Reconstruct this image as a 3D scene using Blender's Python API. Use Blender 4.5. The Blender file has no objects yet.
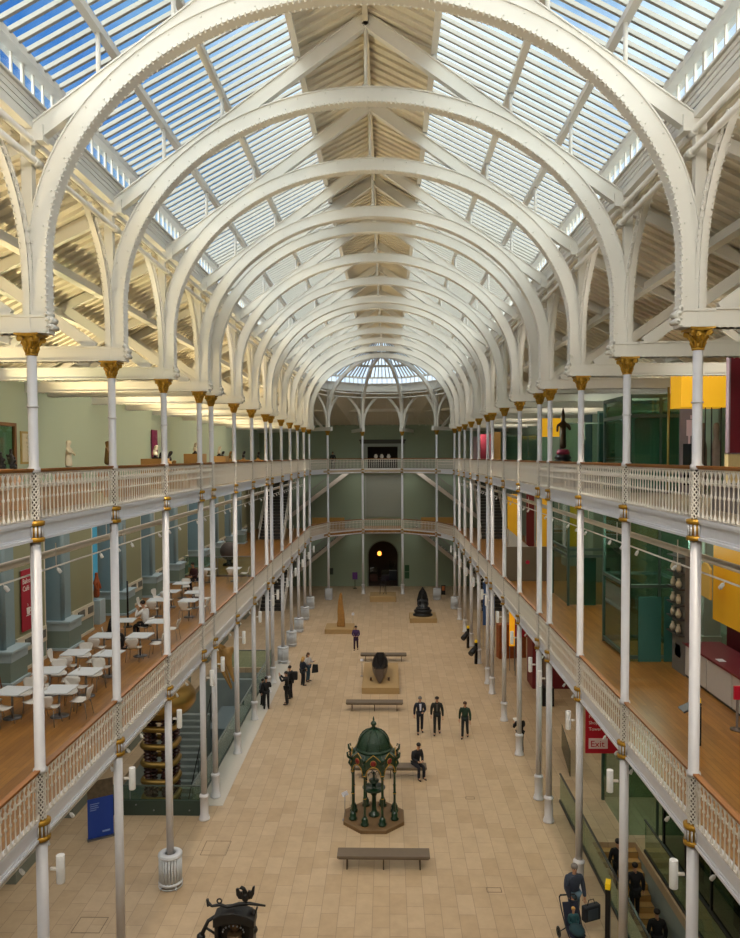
import bpy, math, random
from math import sin, cos, pi, radians, sqrt, atan2
from mathutils import Vector, Matrix
random.seed(7)
C = bpy.context.scene.collection
SC = bpy.context.scene

# ------------------------------------------------------------------ camera
CAMX, CAMZ, FPX = 0.475, 13.0, 740.0
PPY = 482.0                                 # image row of the optical axis (the photograph is a crop)
cam = bpy.data.cameras.new('camera')
cam.sensor_fit = 'VERTICAL'; cam.sensor_height = 36.0; cam.lens = FPX/938*36
cam.clip_end = 400; cam.shift_y = (PPY-469)/938
camo = bpy.data.objects.new('camera', cam); C.objects.link(camo)
YAW, PITCH, ROLL = 1.355, 2.0, -0.28
M = (Matrix.Translation((CAMX, 0, CAMZ)) @ Matrix.Rotation(radians(YAW), 4, 'Z')
     @ Matrix.Rotation(radians(90-PITCH), 4, 'X') @ Matrix.Rotation(radians(ROLL), 4, 'Z'))
camo.matrix_world = M
SC.camera = camo
def at(px, py, z=0.0):
    """world point on the horizontal plane z seen at a pixel of the 740x938 photograph"""
    d = M.to_3x3() @ Vector(((px-370)/FPX, -(py-PPY)/FPX, -1))
    t = (z-CAMZ)/d.z
    return Vector((CAMX+d.x*t, d.y*t, z))
def atx(px, py, x):
    d = M.to_3x3() @ Vector(((px-370)/FPX, -(py-PPY)/FPX, -1))
    t = (x-CAMX)/d.x
    return Vector((x, d.y*t, CAMZ+d.z*t))
def aty(px, py, y):
    d = M.to_3x3() @ Vector(((px-370)/FPX, -(py-PPY)/FPX, -1))
    t = y/d.y
    return Vector((CAMX+d.x*t, y, CAMZ+d.z*t))

# ------------------------------------------------------------------ view and render settings
SC.view_settings.view_transform = 'Standard'
SC.view_settings.look = 'None'
SC.view_settings.exposure = 0.0
SC.view_settings.gamma = 1.0
SC.view_settings.use_curve_mapping = False
cy = SC.cycles
cy.use_denoising = True
cy.denoiser = 'OPENIMAGEDENOISE'
cy.max_bounces = 7; cy.diffuse_bounces = 4; cy.glossy_bounces = 2
cy.transmission_bounces = 4; cy.transparent_max_bounces = 14
cy.sample_clamp_indirect = 4.0
cy.caustics_reflective = False; cy.caustics_refractive = False

# ------------------------------------------------------------------ sky
SKY_BACK = 6.0
W = bpy.data.worlds.new('sky'); SC.world = W; W.use_nodes = True
nt = W.node_tree; nt.nodes.clear()
def N(t, typ, **kw):
    n = t.nodes.new(typ)
    for k, v in kw.items(): setattr(n, k, v)
    return n
out = N(nt, 'ShaderNodeOutputWorld'); bg = N(nt, 'ShaderNodeBackground')
tc = N(nt, 'ShaderNodeTexCoord'); sep = N(nt, 'ShaderNodeSeparateXYZ')
nt.links.new(tc.outputs['Generated'], sep.inputs[0])
noi = N(nt, 'ShaderNodeTexNoise'); noi.inputs['Scale'].default_value = 3.4; noi.inputs['Detail'].default_value = 5
nt.links.new(tc.outputs['Generated'], noi.inputs['Vector'])
# cloud amount: little to the west (-x), much to the east and ahead
mx = N(nt, 'ShaderNodeMath', operation='MULTIPLY_ADD'); mx.inputs[1].default_value = 0.36; mx.inputs[2].default_value = -0.13
nt.links.new(sep.outputs['X'], mx.inputs[0])
my = N(nt, 'ShaderNodeMath', operation='MULTIPLY_ADD'); my.inputs[1].default_value = 0.66
yy = N(nt, 'ShaderNodeMath', operation='MULTIPLY'); nt.links.new(sep.outputs['Y'], yy.inputs[0]); nt.links.new(sep.outputs['Y'], yy.inputs[1]); nt.links.new(yy.outputs[0], my.inputs[0]); nt.links.new(mx.outputs[0], my.inputs[2])
mn = N(nt, 'ShaderNodeMath', operation='MULTIPLY_ADD'); mn.inputs[1].default_value = 1.1
nt.links.new(noi.outputs['Fac'], mn.inputs[0]); nt.links.new(my.outputs[0], mn.inputs[2])
ramp = N(nt, 'ShaderNodeValToRGB')
ramp.color_ramp.elements[0].position = 0.30; ramp.color_ramp.elements[0].color = (0.004, 0.13, 0.62, 1)
ramp.color_ramp.elements[1].position = 1.0; ramp.color_ramp.elements[1].color = (1.55, 1.62, 1.75, 1)
e = ramp.color_ramp.elements.new(0.62); e.color = (0.008, 0.23, 0.74, 1)
e = ramp.color_ramp.elements.new(0.80); e.color = (0.30, 0.60, 0.98, 1)
nt.links.new(mn.outputs[0], ramp.inputs[0])
nt.links.new(ramp.outputs[0], bg.inputs['Color'])
# extra brightness added to the sky behind the viewer, to front-light the hall
br = N(nt, 'ShaderNodeMapRange', interpolation_type='SMOOTHSTEP')
br.inputs['From Min'].default_value = -0.05; br.inputs['From Max'].default_value = -0.75
br.inputs['To Min'].default_value = 1.0; br.inputs['To Max'].default_value = 1.0 + SKY_BACK
nt.links.new(sep.outputs['Y'], br.inputs['Value']); nt.links.new(br.outputs[0], bg.inputs['Strength'])
wm = N(nt, 'ShaderNodeMix', data_type='RGBA'); wm.inputs['B'].default_value = (1.5, 1.38, 1.22, 1)
w2 = N(nt, 'ShaderNodeMapRange'); w2.inputs['From Min'].default_value = -0.05; w2.inputs['From Max'].default_value = -0.5
nt.links.new(sep.outputs['Y'], w2.inputs['Value']); nt.links.new(w2.outputs[0], wm.inputs['Factor'])
nt.links.new(ramp.outputs[0], wm.inputs['A']); nt.links.new(wm.outputs['Result'], bg.inputs['Color'])
nt.links.new(bg.outputs[0], out.inputs[0])
W.cycles.sampling_method = 'MANUAL'; W.cycles.sample_map_resolution = 512

# ------------------------------------------------------------------ sun and large area lights
def sun(name, rot, energy, col, ang):
    l = bpy.data.lights.new(name, 'SUN'); l.energy = energy; l.color = col; l.angle = radians(ang)
    o = bpy.data.objects.new(name, l); C.objects.link(o); o.rotation_euler = [radians(a) for a in rot]
    return o
def area(name, loc, rot, sx, sy, energy, col):
    l = bpy.data.lights.new(name, 'AREA'); l.shape = 'RECTANGLE'; l.size = sx; l.size_y = sy
    l.energy = energy; l.color = col
    o = bpy.data.objects.new(name, l); C.objects.link(o); o.location = loc
    o.rotation_euler = [radians(a) for a in rot]
    return o
# lamps under the gallery soffits, lighting the rooms along the sides
WARM = (1.0, 0.84, 0.62); NEUT = (1.0, 0.95, 0.88)
for sx, z, e_, c_ in ((-1, 11.36, 900, (1.0, .93, .82)), (1, 11.36, 800, (1.0, .92, .78)), (-1, 5.70, 750, NEUT), (1, 5.70, 480, WARM)):
    area('soffit_lamps', (sx*9.4, 34, z), (0, 0, 0), 4.6, 54, e_, c_)
area('soffit_lamps', (0, 71.5, 11.36), (0, 0, 0), 18, 2.2, 160, NEUT)
area('soffit_lamps', (0, 71.5, 5.72), (0, 0, 0), 18, 2.2, 110, NEUT)
# fill spots without fixtures, added to brighten the gallery roofs, arches, floor and walls
def spot(name, loc, to, energy, col, ang=100, blend=.8, r=.12):
    l = bpy.data.lights.new(name, 'SPOT'); l.energy = energy; l.color = col; l.spot_size = radians(ang); l.spot_blend = blend; l.shadow_soft_size = r
    o = bpy.data.objects.new(name, l); C.objects.link(o); o.location = loc
    o.rotation_euler = (Vector(to)-Vector(loc)).to_track_quat('-Z', 'Y').to_euler(); return o
for y in (11.6, 15.7, 19.8, 23.9, 29.8, 34.0, 38.1, 44.0, 48.2, 52.3, 56.4):
    spot('gallery_fill_up', (-10.9, y, 12.9), (-8.2, y+1.0, 18.5), 1500, (1.0, .80, .44), 100)  # stands in for warm sun streaks under the left roof
for y in (11.5, 19.8, 29.9, 38.2, 48.2, 56.4):
    spot('gallery_fill_up', (11.6, y, 13.6), (8.2, y+1.5, 18.5), 380, (1.0, .86, .66), 120)
    for s_ in (-1, 1):
        spot('nave_fill_up', (s_*6.9, y, 15.95), (-s_*3.0, y+1.0, 21.5), 110, (1.0, .93, .82), 130)
        spot('nave_fill_down', (s_*6.0, y, 15.2), (s_*1.0, y+1.5, 0), 1000, (1.0, .85, .66), 90)
    spot('wall_fill', (-7.0, y, 14.7), (-12.2, y+.5, 13.2), 330, (1.0, .93, .80), 130)  # added fill for the upper gallery walls
    spot('wall_fill', (7.0, y, 14.7), (12.2, y+.5, 13.2), 260, (.92, 1.0, .92), 130)
# ------------------------------------------------------------------ mesh builder
class MB:
    def __init__(s): s.v = []; s.f = []; s.sm = []
    def add(s, vs, fs, smooth=False):
        o = len(s.v); s.v += [tuple(v) for v in vs]; s.f += [tuple(o+i for i in f) for f in fs]; s.sm += [smooth]*len(fs)
        return s
    def box(s, x0, x1, y0, y1, z0, z1):
        if x0 > x1: x0, x1 = x1, x0
        if y0 > y1: y0, y1 = y1, y0
        v = [(x0,y0,z0),(x1,y0,z0),(x1,y1,z0),(x0,y1,z0),(x0,y0,z1),(x1,y0,z1),(x1,y1,z1),(x0,y1,z1)]
        return s.add(v, [(0,3,2,1),(4,5,6,7),(0,1,5,4),(1,2,6,5),(2,3,7,6),(3,0,4,7)])
    def bar(s, a, b, w, h, up=(0,0,1)):
        a = Vector(a); b = Vector(b); d = (b-a).normalized(); u = Vector(up)
        r = d.cross(u)
        if r.length < 1e-4: r = d.cross(Vector((1,0,0)))
        r.normalize(); u = r.cross(d)
        v = []
        for p in (a, b):
            for i, j in ((-1,-1),(1,-1),(1,1),(-1,1)): v.append(p + r*(w/2*i) + u*(h/2*j))
        return s.add(v, [(0,1,2,3),(7,6,5,4),(0,4,5,1),(1,5,6,2),(2,6,7,3),(3,7,4,0)])
    def tube(s, pts, r, seg=8, closed=False, caps=True):
        pts = [Vector(p) for p in pts]; n = len(pts)
        rs = r if isinstance(r, (list, tuple)) else [r]*n
        v = []; prev = None
        for i, p in enumerate(pts):
            if closed: d = pts[(i+1) % n]-pts[i-1]
            else: d = pts[min(i+1, n-1)]-pts[max(i-1, 0)]
            d.normalize()
            if prev is None:
                a = Vector((0,0,1)) if abs(d.z) < .9 else Vector((1,0,0))
                u = a - d*a.dot(d)
            else: u = prev - d*prev.dot(d)
            u.normalize(); prev = u; w = d.cross(u)
            for k in range(seg):
                t = 2*pi*k/seg; v.append(p + (u*cos(t)+w*sin(t))*rs[i])
        f = []
        m = n if closed else n-1
        for i in range(m):
            for k in range(seg):
                a = i*seg+k; b = i*seg+(k+1) % seg; c = ((i+1) % n)*seg+(k+1) % seg; e = ((i+1) % n)*seg+k
                f.append((a, b, c, e))
        s.add(v, f, True)
        if not closed and caps:
            s.f.append(tuple(len(s.v)-len(v)+k for k in reversed(range(seg)))); s.sm.append(False)
            s.f.append(tuple(len(s.v)-seg+k for k in range(seg))); s.sm.append(False)
        return s
    def lathe(s, prof, seg=16, c=(0,0,0), smooth=True, sx=1, sy=1, caps=True, rot=0):
        v = []; f = []; n = len(prof)
        for r, z in prof:
            for k in range(seg):
                t = 2*pi*k/seg+rot; v.append((c[0]+r*cos(t)*sx, c[1]+r*sin(t)*sy, c[2]+z))
        for i in range(n-1):
            for k in range(seg):
                f.append((i*seg+k, i*seg+(k+1) % seg, (i+1)*seg+(k+1) % seg, (i+1)*seg+k))
        s.add(v, f, smooth)
        if caps:
            o = len(s.v)-len(v)
            s.f.append(tuple(o+k for k in reversed(range(seg)))); s.sm.append(False)
            s.f.append(tuple(o+(n-1)*seg+k for k in range(seg))); s.sm.append(False)
        return s
    def cyl(s, c, r, h, seg=12): return s.lathe([(r,0),(r,h)], seg, c)
    def ball(s, c, r, seg=10, rings=6, sx=1, sy=1, sz=1):
        prof = [(max(r*sin(pi*i/rings), r*.02), -r*sz*cos(pi*i/rings)) for i in range(rings+1)]
        return s.lathe(prof, seg, c, True, sx, sy)
    def octa(s, c, r):
        x, y, z = c
        return s.add([(x+r,y,z),(x-r,y,z),(x,y+r,z),(x,y-r,z),(x,y,z+r),(x,y,z-r)],
                     [(0,2,4),(2,1,4),(1,3,4),(3,0,4),(2,0,5),(1,2,5),(3,1,5),(0,3,5)])
    def prism(s, poly, axis, a, b):
        """extrude a 2D polygon along an axis ('x','y','z') from a to b"""
        def P(p, t): return (t,p[0],p[1]) if axis == 'x' else (p[0],t,p[1]) if axis == 'y' else (p[0],p[1],t)
        n = len(poly)
        v = [P(p, a) for p in poly]+[P(p, b) for p in poly]
        f = [tuple(range(n)), tuple(reversed(range(n, 2*n)))]
        f += [(i, n+i, n+(i+1) % n, (i+1) % n) for i in range(n)]
        return s.add(v, f)
    def xform(s, m):
        s.v = [tuple(m @ Vector(v)) for v in s.v]; return s
    def merge(s, o):
        s.add(o.v, o.f); s.sm[-len(o.f):] = o.sm if o.f else []
        return s
    def mesh(s, name, mat):
        me = bpy.data.meshes.new(name); me.from_pydata(s.v, [], s.f)
        me.polygons.foreach_set('use_smooth', s.sm)
        if mat: me.materials.append(mat)
        me.update(); 
        return me
    def build(s, name, mat, parent=None, loc=None, bevel=0, fix=True):
        me = s.mesh(name, mat)
        if fix:
            import bmesh
            bm = bmesh.new(); bm.from_mesh(me); bmesh.ops.recalc_face_normals(bm, faces=bm.faces); bm.to_mesh(me); bm.free()
        o = bpy.data.objects.new(name, me); C.objects.link(o)
        if parent: o.parent = parent
        if loc is not None: o.location = loc
        if bevel:
            m = o.modifiers.new('bevel', 'BEVEL'); m.width = bevel; m.segments = 2; m.limit_method = 'ANGLE'
        return o

def tag(o, label=None, cat=None, group=None, kind=None):
    if label: o['label'] = label
    if cat: o['category'] = cat
    if group: o['group'] = group
    if kind: o['kind'] = kind
    return o
def struct(o): o['kind'] = 'structure'; return o
def empty(name, loc=(0,0,0), rz=0):
    o = bpy.data.objects.new(name, None); C.objects.link(o); o.location = loc; o.rotation_euler = (0,0,rz)
    o.empty_display_size = .2
    return o
KIDS = {}
def children(o): return [c for c in C.objects if c.parent == o]
def inst(name, me, parent=None, loc=(0,0,0), rz=0):
    o = bpy.data.objects.new(name, me); C.objects.link(o)
    if parent: o.parent = parent
    o.location = loc; o.rotation_euler = (0,0,rz); return o
def copy_thing(root, kids, loc, rz=0):
    """kids: nested list [(obj, [subobjs])]"""
    r = root.copy(); C.objects.link(r); r.location = loc; r.rotation_euler = (0,0,rz)
    for k in kids:
        if isinstance(k, tuple): k, subs = k
        else: subs = []
        c = k.copy(); C.objects.link(c); c.parent = r
        for q in subs:
            d = q.copy(); C.objects.link(d); d.parent = c
    return r
ORD = ['zeroth','first','second','third','fourth','fifth','sixth','seventh','eighth','ninth','tenth','eleventh','twelfth','thirteenth','fourteenth','fifteenth','sixteenth','seventeenth','eighteenth']

# ------------------------------------------------------------------ materials
def rgb(h):
    h = h.lstrip('#'); c = [int(h[i:i+2],16)/255 for i in (0,2,4)]
    return tuple((x/12.92 if x <= .04045 else ((x+.055)/1.055)**2.4) for x in c)+(1,)
MATS = {}
def mat(name, col, rough=.5, metal=0, noise=0, nscale=8, bump=0, emit=None, estr=0, coat=0):
    if name in MATS: return MATS[name]
    m = bpy.data.materials.new(name); m.use_nodes = True; t = m.node_tree
    b = t.nodes['Principled BSDF']
    c = rgb(col) if isinstance(col, str) else tuple(col)+(1,)
    b.inputs['Base Color'].default_value = c
    b.inputs['Roughness'].default_value = rough; b.inputs['Metallic'].default_value = metal
    b.inputs['Coat Weight'].default_value = coat
    tcn = N(t, 'ShaderNodeTexCoord'); n = N(t, 'ShaderNodeTexNoise')
    n.inputs['Scale'].default_value = nscale; n.inputs['Detail'].default_value = 4
    t.links.new(tcn.outputs['Object'], n.inputs['Vector'])
    k = noise or .05
    mr = N(t, 'ShaderNodeMix', data_type='RGBA')
    mr.inputs['A'].default_value = tuple(max(0, x*(1-k)) for x in c[:3])+(1,)
    mr.inputs['B'].default_value = tuple(min(1, x*(1+k)) for x in c[:3])+(1,)
    t.links.new(n.outputs['Fac'], mr.inputs['Factor']); t.links.new(mr.outputs['Result'], b.inputs['Base Color'])
    if bump:
        bp = N(t, 'ShaderNodeBump'); bp.inputs['Strength'].default_value = bump; bp.inputs['Distance'].default_value = .02
        t.links.new(n.outputs['Fac'], bp.inputs['Height']); t.links.new(bp.outputs['Normal'], b.inputs['Normal'])
    if emit:
        b.inputs['Emission Color'].default_value = rgb(emit); b.inputs['Emission Strength'].default_value = estr
    MATS[name] = m; return m
def glass(name, tint, refl=.12, tr=.9):
    m = bpy.data.materials.new(name); m.use_nodes = True; t = m.node_tree; t.nodes.clear()
    o = N(t, 'ShaderNodeOutputMaterial'); a = N(t, 'ShaderNodeBsdfTransparent'); g = N(t, 'ShaderNodeBsdfGlossy')
    mx_ = N(t, 'ShaderNodeMixShader'); lw = N(t, 'ShaderNodeLayerWeight'); lw.inputs['Blend'].default_value = .5
    pw_ = N(t, 'ShaderNodeMath', operation='POWER'); pw_.inputs[1].default_value = 3.5; t.links.new(lw.outputs['Facing'], pw_.inputs[0])
    fr = N(t, 'ShaderNodeMath', operation='MULTIPLY_ADD'); fr.inputs[1].default_value = .5; fr.inputs[2].default_value = refl*.3; t.links.new(pw_.outputs[0], fr.inputs[0])
    c = rgb(tint); a.inputs['Color'].default_value = tuple(x*tr for x in c[:3])+(1,)
    g.inputs['Color'].default_value = (1,1,1,1); g.inputs['Roughness'].default_value = .02
    t.links.new(fr.outputs[0], mx_.inputs[0]); t.links.new(a.outputs[0], mx_.inputs[1]); t.links.new(g.outputs[0], mx_.inputs[2])
    t.links.new(mx_.outputs[0], o.inputs[0]); MATS[name] = m; return m
def planks(name, c1, c2, cm, bw, rh, mortar, rough=.5, nscale=(3,3,3), bumpk=.2, var=.35, axis='y', nmix=.3):
    """brick-pattern boards or slabs whose long side runs along world Y"""
    m = bpy.data.materials.new(name); m.use_nodes = True; t = m.node_tree; b = t.nodes['Principled BSDF']
    g = N(t, 'ShaderNodeNewGeometry'); mp = N(t, 'ShaderNodeMapping')
    mp.inputs['Rotation'].default_value = (0,0,pi/2) if axis == 'y' else (0,0,0)
    t.links.new(g.outputs['Position'], mp.inputs['Vector'])
    br = N(t, 'ShaderNodeTexBrick'); br.inputs['Scale'].default_value = 1
    br.inputs['Brick Width'].default_value = bw; br.inputs['Row Height'].default_value = rh
    br.inputs['Mortar Size'].default_value = mortar; br.inputs['Bias'].default_value = 0
    br.offset = .37; br.offset_frequency = 2
    br.inputs['Color1'].default_value = rgb(c1); br.inputs['Color2'].default_value = rgb(c2); br.inputs['Mortar'].default_value = rgb(cm)
    t.links.new(mp.outputs[0], br.inputs['Vector'])
    m2 = N(t, 'ShaderNodeMapping'); m2.inputs['Scale'].default_value = nscale
    t.links.new(g.outputs['Position'], m2.inputs['Vector'])
    n = N(t, 'ShaderNodeTexNoise'); n.inputs['Scale'].default_value = 1; n.inputs['Detail'].default_value = 6; n.inputs['Roughness'].default_value = .65
    t.links.new(m2.outputs[0], n.inputs['Vector'])
    cr = N(t, 'ShaderNodeValToRGB'); cr.color_ramp.elements[0].position = .3; cr.color_ramp.elements[1].position = .7
    cr.color_ramp.elements[0].color = (1-nmix,)*3+(1,); cr.color_ramp.elements[1].color = (1,1,1,1)
    t.links.new(n.outputs['Fac'], cr.inputs[0])
    x = N(t, 'ShaderNodeMix', data_type='RGBA', blend_type='MULTIPLY'); x.inputs['Factor'].default_value = 1
    t.links.new(br.outputs['Color'], x.inputs['A']); t.links.new(cr.outputs[0], x.inputs['B'])
    t.links.new(x.outputs['Result'], b.inputs['Base Color']); b.inputs['Roughness'].default_value = rough
    MATS[name] = m; return m

WHITE = mat('white_paint', '#d8d5cc', .42, noise=.03, nscale=2)
RAILW = mat('rail_paint', '#ddd6cb', .4)
COLW = mat('column_paint', '#cbc9cb', .38)
ROOFW = mat('roof_board_paint', '#ddd5c2', .6, noise=.05)
FINW = mat('glazing_bar_paint', '#98958c', .5)
GOLD = mat('gilding', '#a87f28', .38, metal=.55, noise=.3, nscale=30, bump=.4)
SAGE = mat('sage_wall', '#8f9d86', .8, noise=.04, nscale=.6)
SAGEL = mat('pale_sage_wall', '#b4c0a8', .8, noise=.04, nscale=.6)
OLIVE = mat('olive_wall_panel', '#8b8b6c', .8, noise=.04, nscale=.6)
BLUEG = mat('blue_grey_pilaster', '#82959a', .7)
BLUEL = mat('pale_blue_grey_moulding', '#a9bcc4', .7)
CREAM = mat('cream_plaster', '#cfc8b4', .8)
HANDR = mat('varnished_oak', '#8f5717', .45, noise=.2, nscale=6, coat=.05)
WOOD = planks('oak_floor_boards', '#ae7935', '#97652b', '#754e20', 1.8, .13, .004, .32, (6,1.2,6), nmix=.28)
STONE = planks('limestone_floor_slabs', '#c2aa8a', '#b59c7b', '#8a7762', .98, .49, .006, .45, (2.2,2.2,2.2), nmix=.16)
DARK = mat('dark_interior', '#26231f', .7)
PLASTER = mat('soffit_plaster', '#b9b4a4', .8)
GLASSR = glass('roof_glass', '#eef6fa', tr=.96)
GLASSG = glass('green_tinted_glass', '#d3e6dd', tr=.97)
GLASSB = glass('clear_balustrade_glass', '#e0efe5', tr=.95)
GLASSD = glass('showcase_glass', '#dfe8e4', tr=.93)
BLACK = mat('black_metal', '#17181a', .4, metal=.3)
STEEL = mat('brushed_steel', '#8d9093', .3, metal=.9)

# ------------------------------------------------------------------ layout constants
HX = 6.15                                   # nave half width
WX = 12.3                                   # outer wall
CY = [13.72, 17.72, 21.86, 26.0, 27.75, 31.9, 36.05, 40.2, 41.97, 46.1, 50.25, 54.4, 58.5, 62.65]
NEAR = [9.46, 5.3, 1.2]
APSE = [(-4.9, 66.6), (-1.86, 69.45), (1.86, 69.45), (4.9, 66.6)]
YB = 73.6                                   # back wall
Y0 = -1.5                                   # wall behind the viewer
F1, F2 = 6.05, 11.74                         # gallery floors
ZT = 15.3                                   # top of the capitals

# ------------------------------------------------------------------ shell
# ground floor with the two openings (left pit, right stairs)
PIT = (-10.3, -6.75, 26.4, 45.0)
STR = (7.3, 8.75, 12.5, 24.6)
def slab_with_hole(mb, x0, x1, y0, y1, z0, z1, h):
    hx0, hx1, hy0, hy1 = h
    mb.box(x0, hx0, y0, y1, z0, z1); mb.box(hx1, x1, y0, y1, z0, z1)
    mb.box(hx0, hx1, y0, hy0, z0, z1); mb.box(hx0, hx1, hy1, y1, z0, z1)
fl = MB()
slab_with_hole(fl, -WX, 0, Y0, YB, -.3, 0, PIT)
slab_with_hole(fl, 0, WX, Y0, YB, -.3, 0, STR)
struct(fl.build('floor', STONE))
fb = MB(); fb.box(-WX, WX, Y0, YB, -3.9, -3.7)
struct(fb.build('floor', mat('basement_floor', '#737b78', .6)))
pw = MB()
for (x0, x1, y0, y1) in (PIT, STR):
    pw.box(x0-.15, x0-.001, y0-.15, y1+.15, -3.7, -.301); pw.box(x1+.001, x1+.15, y0-.15, y1+.15, -3.7, -.301)
    pw.box(x0, x1, y1, y1+.15, -3.7, -.301)
    pw.box(x0, x1, y0-.15, y0, -3.7, -.301)
struct(pw.build('wall_basement', mat('basement_wall', '#8b948d', .8)))

# gallery decks: floor surface, soffit
def deck(side, z, m, name='floor'):
    mb = MB()
    x0, x1 = (side*(HX+.09), side*WX)
    mb.box(x0, x1, Y0+8, 62.65, z-.12, z)
    return struct(mb.build(name, m))
for side in (-1, 1):
    deck(side, F1, WOOD)
    deck(side, F2, mat('upper_gallery_floor', '#b9a58c', .6))
    for z in (F1, F2):
        sf = MB(); sf.box(side*(HX+.14), side*WX, Y0+8, 62.65, z-.34, z-.12)
        struct(sf.build('ceiling', PLASTER))
# rear gallery around the apse
def apse_deck(z, m):
    poly = [(-WX, 62.65), (-HX, 62.65)]+APSE+[(HX, 62.65), (WX, 62.65), (WX, YB), (-WX, YB)]
    mb = MB()
    pts = [(-WX,62.65),(-HX-.09,62.65),APSE[0],APSE[1],APSE[2],APSE[3],(HX+.09,62.65),(WX,62.65)]
    for i in range(len(pts)-1):
        a, b = pts[i], pts[i+1]
        mb.prism([a, b, (b[0], YB if i == 3 else 71.2), (a[0], YB if i == 3 else 71.2)], 'z', z-.34, z)
    return struct(mb.build('floor', m))
apse_deck(F1, WOOD); apse_deck(F2, mat('upper_gallery_floor', '#b9a58c', .6))

# outer walls
RT = 16.05                                   # wall top under the aisle roof
def wall(name, x0, x1, y0, y1, z0, z1, m): 
    mb = MB(); mb.box(x0, x1, y0, y1, z0, z1); return struct(mb.build(name, m))
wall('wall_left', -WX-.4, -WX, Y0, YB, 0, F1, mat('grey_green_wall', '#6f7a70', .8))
wall('wall_left', -WX-.4, -WX, Y0, YB, F1, F2, OLIVE)
wall('wall_left', -WX-.4, -WX, Y0, YB, F2, RT, SAGEL)
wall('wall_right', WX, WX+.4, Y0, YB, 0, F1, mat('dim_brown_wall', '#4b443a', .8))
wall('wall_right', WX, WX+.4, Y0, YB, F1, F2, mat('grey_green_panel', '#98a596', .8))
wall('wall_right', WX, WX+.4, Y0, YB, F2, RT, SAGE)
wall('wall_near', -WX, WX, Y0-.4, Y0, 0, 19.0, SAGE)
# back wall with an arched doorway on the ground floor and a door on the top gallery
bw = MB()
DW, DS = 1.47, 3.05
def arch_poly(w, spring, n=14, cx=0): 
    return [(cx+w*cos(pi*i/n), spring+w*sin(pi*i/n)) for i in range(n+1)]
DXC = 0.0
ap = arch_poly(DW, DS)
bw.box(-WX, -DW, YB, YB+.5, 0, F2); bw.box(DW, WX, YB, YB+.5, 0, F2); bw.box(-DW, DW, YB, YB+.5, 5.2, F2)
bw.prism([(-DW,DS)]+list(reversed(ap))[1:8]+[(0,5.2),(-DW,5.2)], 'y', YB, YB+.5)
bw.prism([(DW,DS)]+ap[1:8]+[(0,5.2),(DW,5.2)], 'y', YB, YB+.5)
bw.box(-WX, -1.95, YB, YB+.5, F2, RT+.6); bw.box(1.95, WX, YB, YB+.5, F2, RT+.6); bw.box(-1.95, 1.95, YB, YB+.5, F2+2.6, RT+.6)
struct(bw.build('wall_back', SAGE))
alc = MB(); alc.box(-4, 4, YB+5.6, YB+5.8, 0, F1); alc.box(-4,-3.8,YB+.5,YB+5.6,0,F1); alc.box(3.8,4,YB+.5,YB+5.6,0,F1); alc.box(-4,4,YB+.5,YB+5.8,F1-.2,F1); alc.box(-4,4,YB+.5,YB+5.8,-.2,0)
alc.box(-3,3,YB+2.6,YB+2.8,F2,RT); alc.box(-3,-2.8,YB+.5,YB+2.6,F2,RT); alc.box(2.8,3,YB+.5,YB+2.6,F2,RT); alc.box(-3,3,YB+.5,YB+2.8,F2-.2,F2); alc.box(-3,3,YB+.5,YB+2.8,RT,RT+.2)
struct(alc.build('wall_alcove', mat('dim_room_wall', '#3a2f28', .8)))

# aisle roofs: boards on rafters, falling from the nave eaves to the outer wall
def aisle_z(x): return 19.0 - (abs(x)-6.35)*(19.0-16.05)/(WX-6.35)
for side in (-1, 1):
    mb = MB()
    mb.prism([(side*6.35,19.0),(side*(WX+.4),15.85),(side*(WX+.4),16.05),(side*6.35,19.2)], 'y', Y0-.4, YB+.5)
    y = Y0
    while y < YB-.3:                          # board ribs seen from below
        mb.bar((side*6.37, y, 18.95), (side*WX, y, 16.01), .10, .10); y += .42
    struct(mb.build('ceiling', ROOFW))
# ------------------------------------------------------------------ nave roof
ZE, ZR = 20.3, 23.4                          # eaves of the glazed roof, ridge
def roof_z(x): return ZR - abs(x)*(ZR-ZE)/HX
PUR = [HX, 4.8, 3.4, 1.6]
BAYS = [Y0] + [NEAR[2], NEAR[1], NEAR[0]] + CY
# fascia between the pipes and the clerestory
for side in (-1, 1):
    mb = MB()
    mb.box(side*6.12, side*6.35, Y0, 62.65, 19.12, 19.68)
    for z in (19.22, 19.34, 19.46, 19.58): mb.box(side*6.10, side*6.13, Y0, 62.65, z, z+.09)
    mb.box(side*6.05, side*6.35, Y0, 62.65, 19.68, 19.72)
    mb.box(side*5.98, side*6.12, Y0, 62.65, 19.02, 19.12)
    struct(mb.build('trim_1', WHITE))
    mb = MB(); mb.box(side*6.02, side*6.35, Y0, 62.65, ZE-.06, ZE+.10)
    struct(mb.build('trim_2', WHITE))
# ridge boards
mb = MB()
for side in (-1, 1):
    mb.prism([(0,ZR),(side*1.6,roof_z(1.6)),(side*1.6,roof_z(1.6)+.1),(0,ZR+.1)], 'y', Y0, 64)
    y = Y0+.2
    while y < 63.9:
        mb.bar((side*.02,y,ZR-.03),(side*1.6,y,roof_z(1.6)-.03),.07,.09); y += .36
mb.bar((0,Y0,ZR-.12),(0,63.5,ZR-.12),.12,.24)
struct(mb.build('ceiling', ROOFW))
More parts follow.
